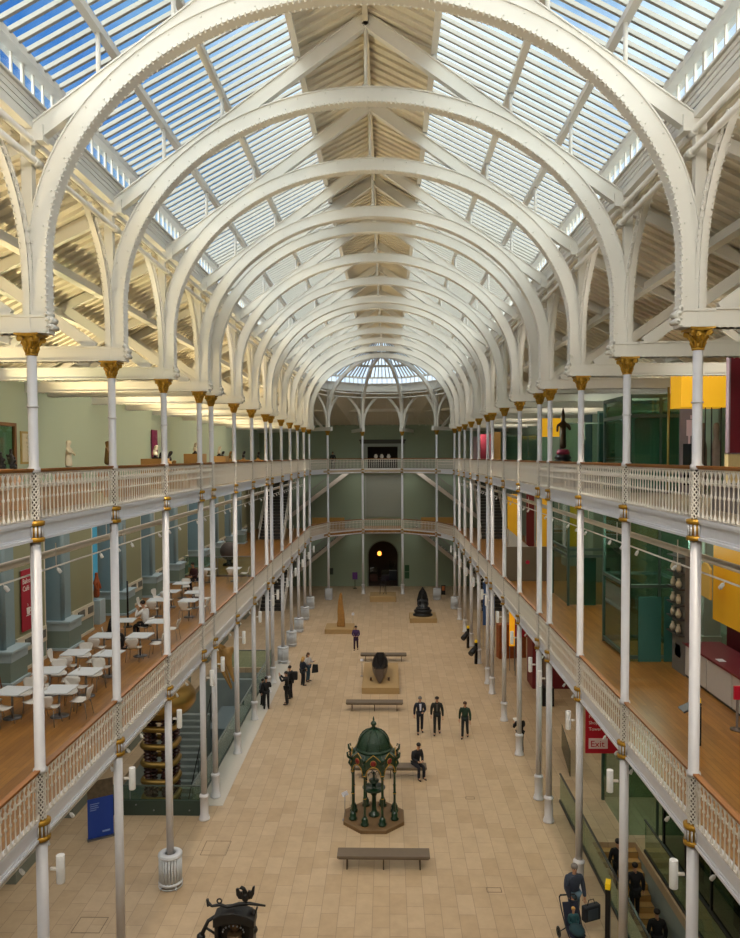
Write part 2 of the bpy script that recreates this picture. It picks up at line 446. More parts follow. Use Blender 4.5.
# purlins (one long timber each)
pn = 0
for side in (-1, 1):
    for x in PUR[1:]:
        mb = MB(); z = roof_z(x)-.10
        mb.box(side*x-.05, side*x+.05, Y0, 63.2, z-.08, z+.08)
        mb.box(side*x-.075, side*x+.075, Y0, 63.2, z-.11, z-.08)
        o = mb.build('roof_purlin', WHITE)
        tag(o, 'long white roof purlin, %s the ridge of the glazed roof on its %s slope' % ({4.8:'farthest below',3.4:'midway below',1.6:'nearest'}[x], 'left' if side < 0 else 'right'), 'purlin')
# glazing: one window per bay, slope and tier, with a deep glazing bars part and a pane
wn = 0
def bay_glazing(y0, y1, side, xa, xb):
    """xa outer, xb inner"""
    global wn
    wn += 1
    L = y1-y0; n = max(4, round(L/.33)); st = L/n
    g = MB(); za, zb = roof_z(xa)+.10, roof_z(xb)+.10
    g.prism([(side*xa,za),(side*xb,zb),(side*xb,zb+.02),(side*xa,za+.02)], 'y', y0, y1)
    o = struct(g.build('window_%d' % wn, GLASSR))
    b = MB()
    for i in range(n):
        y = y0+(i+.5)*st
        b.bar((side*(xa-.02),y,za-.06),(side*(xb+.02),y,zb-.06),.045,.09)
        b.bar((side*(xa-.02),y,za-.10),(side*(xb+.02),y,zb-.10),.07,.015)
    b.build('glazing_bars', FINW, o)
def clere(y0, y1, side):
    global wn
    wn += 1
    g = MB(); g.box(side*6.22, side*6.24, y0, y1, 19.75, ZE)
    o = struct(g.build('window_%d' % wn, GLASSR))
    b = MB(); n = max(3, round((y1-y0)/.41)); st = (y1-y0)/n
    for i in range(n):
        y = y0+(i+.001)*st; w = .045 if i % 5 else .09
        b.box(side*6.19, side*6.23, y-w/2, y+w/2, 19.72, ZE)
    b.build('window_frame', WHITE, o)
for i in range(1, len(BAYS)-1):
    for side in (-1, 1):
        y0, y1 = BAYS[i], BAYS[i+1]
        for k in range(3): bay_glazing(y0, y1, side, PUR[k], PUR[k+1])
        clere(y0, y1, side)

# ------------------------------------------------------------------ columns
RAILH = 1.03
CCOL = None
def mesh_of(mb, name, m):
    me = mb.mesh(name, m)
    import bmesh
    bm = bmesh.new(); bm.from_mesh(me); bmesh.ops.recalc_face_normals(bm, faces=bm.faces); bm.to_mesh(me); bm.free()
    return me
r0, r1, r2 = .107, .097, .088
sh0 = MB().lathe([(r0,.9),(r0,F1-.30)], 14); me_sh0 = mesh_of(sh0, 'lower_shaft', COLW)
sh1 = MB().lathe([(r1+.03,F1+RAILH-.05),(r1+.03,F1+RAILH+.02),(r1,F1+RAILH+.05),(r1,F2-.30)], 14); me_sh1 = mesh_of(sh1, 'middle_shaft', COLW)
sh2 = MB().lathe([(r2+.03,F2+RAILH-.05),(r2+.03,F2+RAILH+.03),(r2,F2+RAILH+.07),(r2,ZT-.38)], 14)
sh2.lathe([(r2+.02,F2+2.2),(r2+.02,F2+2.23)], 14); me_sh2 = mesh_of(sh2, 'upper_shaft', COLW)
bs = MB().lathe([(.2,0),(.2,.05),(.175,.07),(.175,.13),(.15,.16),(.148,.8),(.175,.83),(.175,.88),(.15,.91),(.125,.94)], 14)
me_base = mesh_of(bs, 'column_base', COLW)
# gilt collar where the column meets a gallery girder
cl = MB().lathe([(.14,-.30),(.17,-.295),(.17,-.225),(.14,-.21)], 16).lathe([(.14,.0),(.17,.01),(.175,.085),(.13,.10)], 16)
cl.lathe([(.12,-.24),(.12,.03)], 16)
me_col = mesh_of(cl, 'gilt_collar', GOLD)
ct = MB()
for k in range(12):
    t = 2*pi*k/12; ct.tube([(.135*cos(t),.135*sin(t),-.21),(.135*cos(t),.135*sin(t),.0)], .019, 5)
me_flute = mesh_of(ct, 'collar_flutes', COLW)
# openwork lattice sleeve in the railing zone
lt = MB()
hh = RAILH-.14; rr = .088
for k in range(8):
    for d in (-1, 1):
        pts = []
        for i in range(33):
            z = .10+hh*i/32; t = 2*pi*k/8+d*(i/32)*hh*8.0
            pts.append((rr*cos(t), rr*sin(t), z))
        lt.tube(pts, .0125, 4)
me_lat = mesh_of(lt, 'lattice_sleeve', RAILW)
co = MB().lathe([(.05,.08),(.05,RAILH-.04)], 10); me_core = mesh_of(co, 'dark_core', mat('lattice_core', '#6f6558', .7))
# capital
cp = MB().lathe([(.12,-.47),(.15,-.455),(.15,-.43),(.125,-.42),(.13,-.3),(.165,-.2),(.21,-.12),(.17,-.11),(.25,-.06)], 16)
for ring, (rad, zz, n) in enumerate(((.15,-.33,8),(.18,-.22,8))):
    for k in range(n):
        t = 2*pi*(k+.5*ring)/n
        cp.tube([(rad*.85*cos(t),rad*.85*sin(t),zz-.08),(rad*1.02*cos(t),rad*1.02*sin(t),zz),(rad*1.3*cos(t),rad*1.3*sin(t),zz+.05),(rad*1.33*cos(t),rad*1.33*sin(t),zz+.0)], [.035,.045,.03,.012], 6)
for k in range(4):
    t = pi/4+pi/2*k
    c = Vector((.29*cos(t), .29*sin(t), -.11))
    d = Vector((-sin(t), cos(t), 0))
    cp.tube([c-d*.045, c+d*.045], .065, 10)
    cp.tube([(.15*cos(t),.15*sin(t),-.25),(.22*cos(t),.22*sin(t),-.13),(.28*cos(t),.28*sin(t),-.05)], .03, 6)
cp.box(-.25,.25,-.25,.25,-.07,-.04)
cp.prism([(-.3,-.3),(-.1,-.25),(.1,-.25),(.3,-.3),(.25,-.1),(.25,.1),(.3,.3),(.1,.25),(-.1,.25),(-.3,.3),(-.25,.1),(-.25,-.1)], 'z', -.045, 0)
cp.v = [(x*.74, y*.74, z*.86) for x,y,z in cp.v]
me_cap = mesh_of(cp, 'gilt_capital', GOLD)
def build_column(x, y, label, apse=False):
    r = empty('iron_column', (x, y, 0))
    tag(r, label, 'column', 'iron columns of the hall')
    inst('column_base', me_base, r); inst('shaft', me_sh0, r); inst('shaft', me_sh1, r); inst('shaft', me_sh2, r)
    for z in (F1, F2):
        c = inst('collar', me_col, r, (0,0,z-.02)); inst('flutes', me_flute, c)
        l = inst('lattice_sleeve', me_lat, r, (0,0,z-.02)); inst('core', me_core, l)
    inst('capital', me_cap, r, (0,0,ZT))
    return r
for side, sn in ((-1,'left'),(1,'right')):
    for i, y in enumerate(CY):
        build_column(side*HX, y, 'tall white iron column with gilt capital, %s from the viewer on the %s side' % (ORD[i+1], sn))
for i, (x, y) in enumerate(APSE):
    build_column(x, y, 'tall white iron column at the far rounded end, %s' % ['outermost on the left','left of the arched doorway','right of the arched doorway','outermost on the right'][i])

# ------------------------------------------------------------------ arches (one per pair of columns)
AC, AB, AA = 16.6, 4.88, 5.98                # centre height, vertical and horizontal half axes (middle of rib)
def arch_path(n=56):
    p = [(-AA, ZT), (-AA, 15.8), (-AA, 16.2)]
    p += [(-AA*cos(pi*i/n), AC+AB*sin(pi*i/n)) for i in range(n+1)]
    return p+[(AA,16.2),(AA,15.8),(AA,ZT)]
def sweep(mb, path, o0, o1, hw):
    """rectangular section between normal offsets o0..o1, half width hw in y"""
    n = len(path); L = []
    for i in range(n):
        a = Vector(path[max(i-1,0)]); b = Vector(path[min(i+1,n-1)]); d = (b-a).normalized(); nr = Vector((-d.y, d.x)); p = Vector(path[i])
        L.append((p+nr*o0, p+nr*o1))
    v = []; f = []
    for q0, q1 in L: v += [(q0.x,-hw,q0.y),(q1.x,-hw,q1.y),(q1.x,hw,q1.y),(q0.x,hw,q0.y)]
    for i in range(n-1):
        for k in range(4): f.append((i*4+k, (i+1)*4+k, (i+1)*4+(k+1)%4, i*4+(k+1)%4))
    f += [(3,2,1,0), tuple((n-1)*4+k for k in range(4))]
    mb.add(v, f)
def walk(path, step):
    out = []; acc = 0
    for i in range(len(path)-1):
        a = Vector(path[i]); b = Vector(path[i+1]); l = (b-a).length; d = (b-a)/l
        while acc < l: out.append((a+d*acc, Vector((-d.y,d.x)))); acc += step
        acc -= l
    return out
path = arch_path()
rb = MB(); sweep(rb, path, -.17, .15, .10); me_rib = mesh_of(rb, 'arch_rib', WHITE)
fg = MB(); sweep(fg, path, -.20, -.165, .15); sweep(fg, path, .145, .17, .13); me_fl = mesh_of(fg, 'arch_flange', WHITE)
rv = MB()
for p, n in walk(path, .115):
    for s_ in (-1, 1):
        q = p-n*.205; rv.octa((q.x, s_*.125, q.y), .03)
        q = p-n*.185; rv.octa((q.x, s_*.155, q.y), .024)
for k, (p, n) in enumerate(walk(path, .33)):
    for s_ in (-1, 1):
        q = p+n*(.08 if k % 2 else -.09); rv.octa((q.x, s_*.103, q.y), .022)
me_rv = mesh_of(rv, 'rivets', WHITE)
# spandrel post and web plate per side, corbel, rafter
def spandrel(side):
    mb = MB(); out_ = []
    for p, n in walk(path[:40], .2):
        if p.y < 17.9: out_.append(p+n*.14)
    poly = [(-6.22,ZT+.01)]+[(-6.22,19.05),(-6.0,19.05)]+[(q.x,q.y) for q in reversed(out_) if q.x < 0 or True]
    # polygon between rib's outer edge and the post
    pts = [(q.x,q.y) for q in out_]
    poly = pts+[(-6.0,17.9)] if pts[-1][0] > -6.0 else pts
    a = MB()
    for i in range(len(pts)-1):
        (x0,z0),(x1,z1) = pts[i], pts[i+1]
        if z1 < 17.0: a.add([(-6.2,-.06,z0),(x0,-.06,z0),(x1,-.06,z1),(-6.2,-.06,z1),(-6.2,.06,z0),(x0,.06,z0),(x1,.06,z1),(-6.2,.06,z1)],
              [(0,1,2,3),(7,6,5,4),(0,4,5,1),(1,5,6,2),(2,6,7,3),(3,7,4,0)])
    a.box(-6.24,-6.04,-.08,.08,ZT,19.1)
    if side > 0: a.v = [(-x,y,z) for x,y,z in a.v]
    return a
ME_SP = {s_: mesh_of(spandrel(s_), 'spandrel_post', WHITE) for s_ in (-1,1)}
def bracket(side, dy):
    mb = MB(); pts = []
    for i in range(15):
        t = i/14; z = ZT+.35+t*(18.62-ZT-.35); pts.append((side*6.15, dy*(.08+1.22*t**3.0), z))
    pts.insert(0, (side*6.15, dy*.08, ZT+.02))
    for i in range(len(pts)-1):
        a, b = Vector(pts[i]), Vector(pts[i+1]); d = (b-a).normalized()
        e = d*.02
        mb.bar(a-e, b+e, .12, .09, up=(1,0,0)); mb.bar(a-e+Vector((0,0,0)), b+e, .035, .21, up=(1,0,0))
    return mb
def bracket_beads(side, dy):
    mb = MB()
    for i in range(30):
        t = i/29; z = ZT+.35+t*(18.5-ZT-.35); y = dy*(.08+1.22*t**3.0)
        for q in (-.09, .09): mb.octa((side*6.15+q, y-.03*dy*0, z), .028)
    return mb
ME_BR = {s_: mesh_of(bracket(s_,-1).merge(bracket(s_,1)).merge(bracket_beads(s_,-1)).merge(bracket_beads(s_,1)), 'gallery_bracket', WHITE) for s_ in (-1,1)}
def corbel(side):
    mb = MB()
    x = side
    mb.box(x*5.76, x*6.42, -.13, .13, ZT, ZT+.34)
    mb.box(x*5.78, x*6.40, -.15, .15, ZT+.29, ZT+.34); mb.box(x*5.78, x*6.40, -.15, .15, ZT, ZT+.04)
    for (cx, cz, r) in ((5.76, .25, .07),(5.73,.12,.055),(5.80,.36,.05)):
        mb.tube([(x*cx,-.14,ZT+cz),(x*cx,.14,ZT+cz)], r, 10)
        mb.ball((x*cx,-.15,ZT+cz), r*.6, 8, 5)
    return mb
ME_CO = {s_: mesh_of(corbel(s_), 'corbel', WHITE) for s_ in (-1,1)}
def rafter(side):
    mb = MB(); a = Vector((side*5.98,0,18.98)); b = Vector((0,0,23.22))
    mb.bar(a, b, .12, .30, up=(0,0,1)); 
    d = (b-a).normalized(); n = Vector((-d.z*side*-1, 0, d.x*side*-1))
    u = Vector((0,1,0)).cross(d); u = u if u.z > 0 else -u
    mb.bar(a+u*.155, b+u*.155, .18, .025, up=u); mb.bar(a-u*.155, b-u*.155, .18, .025, up=u)
    mb.box(side*5.80, side*6.12, -.13, .13, 18.80, 19.10)
    for x in (4.8, 3.4, 1.6):
        z0 = 18.98+(5.98-x)*(23.22-18.98)/5.98
        mb.tube([(side*x,0,z0),(side*x,0,roof_z(x)-.2)], .045, 8)
    return mb
ME_RA = {s_: mesh_of(rafter(s_), 'rafter', WHITE) for s_ in (-1,1)}
kr = MB().tube([(0,0,21.6),(0,0,23.2)], .04, 8).ball((0,0,21.66),.1); me_kr = mesh_of(kr, 'king_rod', WHITE)
for i, y in enumerate(CY):
    r = empty('roof_arch', (0, y, ZT))
    tag(r, 'riveted white iron roof arch with straight rafters above, %s from the viewer' % ORD[i+1], 'arch', 'riveted roof arches')
    down = (0,0,-ZT)
    rb_ = inst('arch_rib', me_rib, r, down); inst('rivets', me_rv, rb_); inst('flange', me_fl, rb_)
    for s_ in (-1, 1):
        inst('spandrel_post', ME_SP[s_], r, down); inst('curved_bracket', ME_BR[s_], r, down)
        inst('corbel', ME_CO[s_], r, down); inst('rafter', ME_RA[s_], r, down)
    inst('king_rod', me_kr, r, down)
# apse ribs
APX = (0, 62.65, AC+AB+.05)
def apse_rib(x, y):
    mb = MB(); v = Vector((x, y-62.65)); L = v.length; u = v/L
    p = [(L-.05, ZT),(L-.05,16.2)]+[((L-.05)*cos(pi/2*i/20), AC+AB*sin(pi/2*i/20)) for i in range(21)]
    pts = [Vector((u.x*r, 62.65+u.y*r, z)) for r, z in p]
    for a, b in zip(pts, pts[1:]):
        e = (b-a).normalized()*.02; t = Vector((-u.y,u.x,0))
        mb.bar(a-e, b+e, .30, .22, up=t); mb.bar(a-e, b+e, .34, .05, up=t)
    ctr = Vector((u.x*L, 62.65+u.y*L, 0)); t = Vector((-u.y,u.x,0))
    mb.bar(ctr+Vector((0,0,ZT)), ctr+Vector((0,0,18.9)), .2, .26, up=t)
    mb.bar(ctr-Vector((u.x*.5,u.y*.5,-ZT-.17)), ctr+Vector((u.x*.3,u.y*.3,ZT+.17)), .26, .34)
    return mb
def apse_bracket(x, y):
    mb = MB(); v = Vector((x, y-62.65)).normalized(); t = Vector((-v.y, v.x))
    for d in (-1, 1):
        pts = []
        for i in range(12):
            q = i/11; o = d*(.1+1.28*q**2.6); pts.append(Vector((x+t.x*o, y+t.y*o, ZT+.3+q*(18.5-ZT-.3))))
        for a, b in zip(pts, pts[1:]): mb.bar(a, b+(b-a)*.1, .22, .12, up=(v.x,v.y,0))
    return mb
for i, (x, y) in enumerate(APSE):
    r = empty('apse_rib', (x, y, ZT))
    tag(r, 'curved white rib rising from the far rounded end, %s' % ['outermost on the left','second on the left','second on the right','outermost on the right'][i], 'arch', 'curved ribs of the far end')
    for nm, mb in (('rib', apse_rib(x,y)), ('curved_bracket', apse_bracket(x,y))):
        mb.v = [(a-x, b-y, c-ZT) for a,b,c in mb.v]; mb.build(nm, WHITE, r)
# apse clerestory, glazing facets, fascia, purlin rings
AP = [(-HX,62.65)]+APSE+[(HX,62.65)]
def facet(i, k, z): 
    """point on facet corner i scaled by k toward the centre"""
    x, y = AP[i]; return Vector((x*k, 62.65+(y-62.65)*k, z))
for i in range(5):
    def P(t, k, z): return facet(i,k,z).lerp(facet(i+1,k,z), t)
    mb = MB()
    a, b = P(0,1,0), P(1,1,0)
    def slab(z0, z1, d0, d1, m=mb):
        w = (b-a).normalized(); nrm = Vector((w.y,-w.x,0))
        if nrm.dot(Vector((0,1,0))) < 0 and i in (1,2,3): nrm = -nrm
        if nrm.dot(Vector((a.x,a.y-62.65,0))+Vector((b.x,b.y-62.65,0))) < 0: nrm = -nrm
        c = [a+nrm*d0, b+nrm*d0, b+nrm*d1, a+nrm*d1]
        m.prism([(q.x,q.y) for q in c], 'z', z0, z1)
    slab(19.12,19.72,-.02,.2); slab(19.0,19.12,-.14,.05); slab(19.7,19.78,-.12,.2); slab(ZE-.06,ZE+.1,-.08,.2)
    struct(mb.build('trim_3', WHITE))
    wn += 1
    g = MB(); slab(19.78, ZE-.06, .06, .08, g); wo = struct(g.build('window_%d' % wn, GLASSR))
    fr = MB(); n = 8
    for j in range(n+1):
        p = P(j/n,1,0); fr.box(p.x-.035,p.x+.035,p.y-.05,p.y+.05,19.78,ZE-.06)
    fr.build('window_frame', WHITE, wo)
    wn += 1
    kk = [1, .72, .42, .16]; zz = [ZE+.1, roof_z(HX*.72)+.1, roof_z(HX*.42)+.1, roof_z(HX*.16)+.1]
    g = MB(); gb = MB()
    for s_ in range(3):
        q = [P(0,kk[s_],zz[s_]),P(1,kk[s_],zz[s_]),P(1,kk[s_+1],zz[s_+1]),P(0,kk[s_+1],zz[s_+1])]
        up = Vector((0,0,.02)); g.add(q+[c+up for c in q], [(0,1,2,3),(7,6,5,4),(0,4,5,1),(1,5,6,2),(2,6,7,3),(3,7,4,0)])
        n = [10,8,5][s_]
        for j in range(n+1):
            gb.bar(P(j/n,kk[s_],zz[s_]-.07), P(j/n,kk[s_+1],zz[s_+1]-.07), .07, .12)
        gb.bar(P(0,kk[s_+1],zz[s_+1]-.1), P(1,kk[s_+1],zz[s_+1]-.1), .16, .2)
    q0, q1, q2 = P(0,.16,zz[3]), P(1,.16,zz[3]), Vector((0,62.65,ZR+.1))
    gb.add([q0,q1,q2], [(0,1,2)])
    wo = struct(g.build('window_%d' % wn, GLASSR)); gb.build('glazing_bars', FINW, wo)
# twin tubes round the far end
for z, nm in ((18.44,'lower'),(18.82,'upper')):
    mb = MB().tube([(x*.975, 62.65+(y-62.65)*.975, z) for x, y in AP], .062, 8)
    tag(mb.build('eaves_pipe', WHITE), '%s of the two white tubes bent round the far rounded end' % nm, 'pipe')
# apse lean-to roof behind
mb = MB()
pts = [(-6.35,62.65)]+[(x*1.03, 62.65+(y-62.65)*1.03) for x,y in APSE]+[(6.35,62.65)]
outer = [(-WX,66),(-WX+1.5,YB),(-3,YB),(3,YB),(WX-1.5,YB),(WX,66)]
for i in range(5):
    a, b, c, d = pts[i], pts[i+1], outer[i+1], outer[i]
    v = [(a[0],a[1],19.05),(b[0],b[1],19.05),(c[0],c[1],16.1),(d[0],d[1],16.1)]
    mb.add(v+[(x,y,z+.15) for x,y,z in v], [(0,1,2,3),(7,6,5,4),(0,4,5,1),(1,5,6,2),(2,6,7,3),(3,7,4,0)])
    for j in range(1, 12):
        t = j/12; p = Vector(v[0]).lerp(Vector(v[1]), t); q = Vector(v[3]).lerp(Vector(v[2]), t)
        mb.bar(p-Vector((0,0,.04)), q-Vector((0,0,.04)), .09, .09)
    p = Vector(v[0]).lerp(Vector(v[3]), .5); q = Vector(v[1]).lerp(Vector(v[2]), .5)
    mb.bar(p-Vector((0,0,.15)), q-Vector((0,0,.15)), .16, .28)
struct(mb.build('ceiling', ROOFW))
# tie beams in the far end
for i, (x, y) in enumerate(APSE):
    mb = MB(); v = Vector((x, y-62.65,0)).normalized(); a = Vector((x,y,ZT+.17)); 
    L = min((YB-y)/max(v.y,.01), (WX-abs(x))/max(abs(v.x),.01)); b = a+v*L
    mb.bar(a+v*.25, b, .2, .32); mb.bar(a+v*.5, a+v*2.2+Vector((0,0,1.55)), .14, .2)
    o = mb.build('tie_beam', WHITE); tag(o, 'white tie beam behind the far rounded end, %s' % ['outermost on the left','left of the doorway','right of the doorway','outermost on the right'][i], 'beam', 'tie beams under the gallery roof')
# aisle trusses: tie beam, strut, rafter
def truss(side):
    mb = MB(); x = side
    mb.box(x*6.42, x*WX, -.10, .10, ZT, ZT+.36); mb.box(x*6.42, x*WX, -.14, .14, ZT, ZT+.04); mb.box(x*6.42, x*WX, -.14, .14, ZT+.32, ZT+.36)
    xx = 6.5
    while xx < WX-.1:
        for q in (-.12,.12): mb.octa((x*xx, q, ZT-.005), .025)
        xx += .13
    tm = MB(); tm.bar((x*6.55,0,ZT+.34),(x*9.1,0,17.45),.10,.26); tm.bar((x*11.7,0,ZT+.34),(x*9.2,0,17.4),.08,.2)
    rm = MB(); rm.bar((x*6.3,0,18.72),(x*WX,0,15.92),.14,.24)
    return mb, tm, rm
TR = {s_: [mesh_of(m_, 'truss_piece', WHITE) for m_ in truss(s_)] for s_ in (-1,1)}
for side, sn in ((-1,'left'),(1,'right')):
    for i, y in enumerate(CY):
        r = empty('gallery_roof_truss', (side*HX, y, ZT))
        tag(r, 'white roof truss over the top %s gallery, at the %s column from the viewer' % (sn, ORD[i+1]), 'truss', 'roof trusses over the top galleries')
        for nm, me in zip(('tie_beam','strut','rafter'), TR[side]): inst(nm, me, r, (-side*HX,0,-ZT))
    for j, xx in enumerate((8.0, 9.2, 10.8)):
        mb = MB(); z = aisle_z(xx)-.22
        mb.box(side*xx-.08, side*xx+.08, Y0, 66, z-.20, z+.02); mb.box(side*xx-.12, side*xx+.12, Y0, 66, z-.22, z-.19)
        o = mb.build('gallery_purlin', WHITE if j != 1 else WHITE)
        tag(o, 'long purlin under the sloping roof of the top %s gallery, %s' % (sn, ['nearest the arches','middle of three','nearest the outer wall'][j]), 'purlin', 'purlins over the top galleries')
    # twin tie pipes along the eaves
    for z, x, nm in ((18.44, 5.98, 'lower'), (18.82, 6.02, 'upper')):
        mb = MB().tube([(side*x,Y0,z),(side*x,62.5,z)], .062, 10)
        for y in CY:
            mb.lathe([(.085,-.06),(.085,.06)], 10, (0,0,0)) if False else mb.tube([(side*x,y-.12,z),(side*x,y+.12,z)], .085, 10)
        o = mb.build('eaves_pipe', WHITE)
        tag(o, '%s of the two white tubes running along the eaves on the %s' % (nm, sn), 'pipe')

# ------------------------------------------------------------------ gallery girders and railings
def girder(a, b, z, nrm):
    a = Vector((a[0],a[1],0)); b = Vector((b[0],b[1],0)); u_ = (b-a).normalized(); a = a+u_*.115; b = b-u_*.115
    """white fascia with mouldings between two column centres, nrm = direction to the nave"""
    mb = MB(); a = Vector((a[0],a[1],0)); b = Vector((b[0],b[1],0)); n = Vector((nrm[0],nrm[1],0))
    up = Vector((0,0,1))
    def s_(o, zc, w, h): mb.bar(a+n*o+up*(z+zc), b+n*o+up*(z+zc), w, h)
    s_(-.07, -.11, .10, .40); s_(-.02, .06, .10, .06); s_(-.01, .01, .06, .04); s_(-.02, -.28, .10, .05); s_(-.03,-.235,.06,.04)
    return mb
# baluster: slim turned rod with knops and a pointed hoop at the top
bal = MB().lathe([(.034,.10),(.034,.15),(.018,.19),(.014,.22),(.013,.48),(.026,.5),(.026,.53),(.014,.55),(.014,.7),(.034,.73),(.028,.78),(.03,.8),(.014,.84),(.012,.99)], 7)
me_bal = mesh_of(bal, 'baluster', RAILW)
def railing(a, b, z, nrm, label, fine, tint=None):
    a = Vector((a[0],a[1],0)); b = Vector((b[0],b[1],0)); L = (b-a).length; u = (b-a)/L
    r = empty('gallery_railing', ((a.x+b.x)/2, (a.y+b.y)/2, z+.12), 0)
    tag(r, label, 'railing', 'gallery railings between the columns')
    org = Vector(r.location)
    def loc(mb): mb.v = [(x-org.x, y-org.y, zz-org.z) for x,y,zz in mb.v]; return mb
    g = .13; p, q = a+u*g, b-u*g; up = Vector((0,0,1))
    mb = MB(); mb.bar(p-u*.15+up*(z+RAILH+.01), q+u*.15+up*(z+RAILH+.01), .11, .035); mb.bar(p-u*.15+up*(z+RAILH-.025), q+u*.15+up*(z+RAILH-.025), .07, .03)
    loc(mb).build('handrail', HANDR, r)
    mb = MB(); mb.bar(p+up*(z+.11), q+up*(z+.11), .05, .03); mb.bar(p+up*(z+RAILH-.05), q+up*(z+RAILH-.05), .04, .025)
    mb.bar(p+up*(z+.755), q+up*(z+.755), .02, .02)
    n = max(3, int((L-2*g)/.165)); st = (L-2*g)/n
    for i in range(n):                       # little pointed arches under the top rail
        c = p+u*(st*(i+.5)); pts = []
        for k in range(-4, 5):
            t = k/4; pts.append(c+u*(t*st*.5)+up*(z+RAILH-.07-.12*abs(t)**1.8))
        mb.tube(pts, .012, 4)
    loc(mb).build('rails', RAILW, r)
    if fine:
        for i in range(n+1):
            c = p+u*(st*i)+up*(z); inst('baluster', me_bal, r, (c.x-org.x, c.y-org.y, c.z-org.z))
    else:
        mb = MB()
        for i in range(n+1):
            c = p+u*(st*i); mb.bar(c+up*(z+.17), c+up*(z+RAILH-.06), .03, .03, up=(u.x,u.y,0)); mb.bar(c+up*(z+.71),c+up*(z+.81),.055,.055,up=(u.x,u.y,0)); mb.bar(c+up*(z+.48),c+up*(z+.55),.045,.045,up=(u.x,u.y,0))
        loc(mb).build('balusters', RAILW, r)
YS = [NEAR[0]]+CY
for side, sn in ((-1,'left'),(1,'right')):
    for z, zn in ((F1,'lower'),(F2,'upper')):
        for i in range(len(YS)-1):
            g = girder((side*HX,YS[i]), (side*HX,YS[i+1]), z, (-side,0)).build('trim_4', mat('girder_paint','#dedee2',.45))
            struct(g)
            pos = 'nearest the viewer' if i == 0 else 'beyond the %s column' % ORD[i]
            railing((side*HX,YS[i]), (side*HX,YS[i+1]), z, (-side,0), 'white iron railing with oak handrail on the %s %s gallery, %s' % (zn, sn, pos), i < 5)
for z, zn in ((F1,'lower'),(F2,'upper')):
    for i in range(5):
        a, b = AP[i], AP[i+1]; m_ = Vector((-(a[0]+b[0])/2, 62.65-(a[1]+b[1])/2)).normalized()
        struct(girder(a, b, z, (m_.x,m_.y)).build('trim_4', mat('girder_paint','#dedee2',.45)))
        railing(a, b, z, (m_.x,m_.y), 'white railing with oak handrail across the far end of the %s gallery, %s' % (zn, ['leftmost','left of centre','central','right of centre','rightmost'][i]), False)
# ------------------------------------------------------------------ helpers for figures, text and lofts
def to_mesh_obj(tmp, name, mat_, parent=None, extra=None):
    dg = bpy.context.evaluated_depsgraph_get(); dg.update()
    me = bpy.data.meshes.new_from_object(tmp.evaluated_get(dg)); me.name = name
    bpy.data.objects.remove(tmp)
    if extra is not None:
        v = [tuple(q.co) for q in me.vertices]; f = [tuple(p.vertices) for p in me.polygons]
        m = MB(); m.add(v, f, True); m.merge(extra); me = m.mesh(name, None)
    me.materials.clear(); me.materials.append(mat_)
    me.polygons.foreach_set('use_smooth', [True]*len(me.polygons))
    o = bpy.data.objects.new(name, me); C.objects.link(o)
    if parent: o.parent = parent
    return o
def skin(name, V, E, mat_, parent=None, sub=1, root=0, extra=None):
    """V = {key:(co, rx, ry)}, E = [(key,key)]"""
    keys = list(V); ix = {k: i for i, k in enumerate(keys)}
    me = bpy.data.meshes.new('skin_tmp'); me.from_pydata([V[k][0] for k in keys], [(ix[a], ix[b]) for a, b in E], [])
    o = bpy.data.objects.new('skin_tmp', me); C.objects.link(o)
    m = o.modifiers.new('skin', 'SKIN'); m.branch_smoothing = .4; m.use_smooth_shade = True
    if not me.skin_vertices: me.skin_vertices.new() if hasattr(me.skin_vertices, 'new') else None
    sv = me.skin_vertices[0].data
    for k in keys:
        r = V[k][1:]; sv[ix[k]].radius = (r[0], r[1] if len(r) > 1 else r[0]); sv[ix[k]].use_root = False
    sv[root].use_root = True
    s = o.modifiers.new('sub', 'SUBSURF'); s.levels = sub; s.render_levels = sub
    return to_mesh_obj(o, name, mat_, parent, extra)
def text(name, body, size, mat_, parent, loc, rot, depth=.004, align='LEFT'):
    cu = bpy.data.curves.new('t', 'FONT'); cu.body = body; cu.size = size; cu.extrude = depth; cu.align_x = align; cu.resolution_u = 2
    o = bpy.data.objects.new('t', cu); C.objects.link(o)
    r = to_mesh_obj(o, name, mat_, parent); r.location = loc; r.rotation_euler = rot
    r.data.polygons.foreach_set('use_smooth', [False]*len(r.data.polygons))
    return r
FACE_CAM = (pi/2, 0, 0)

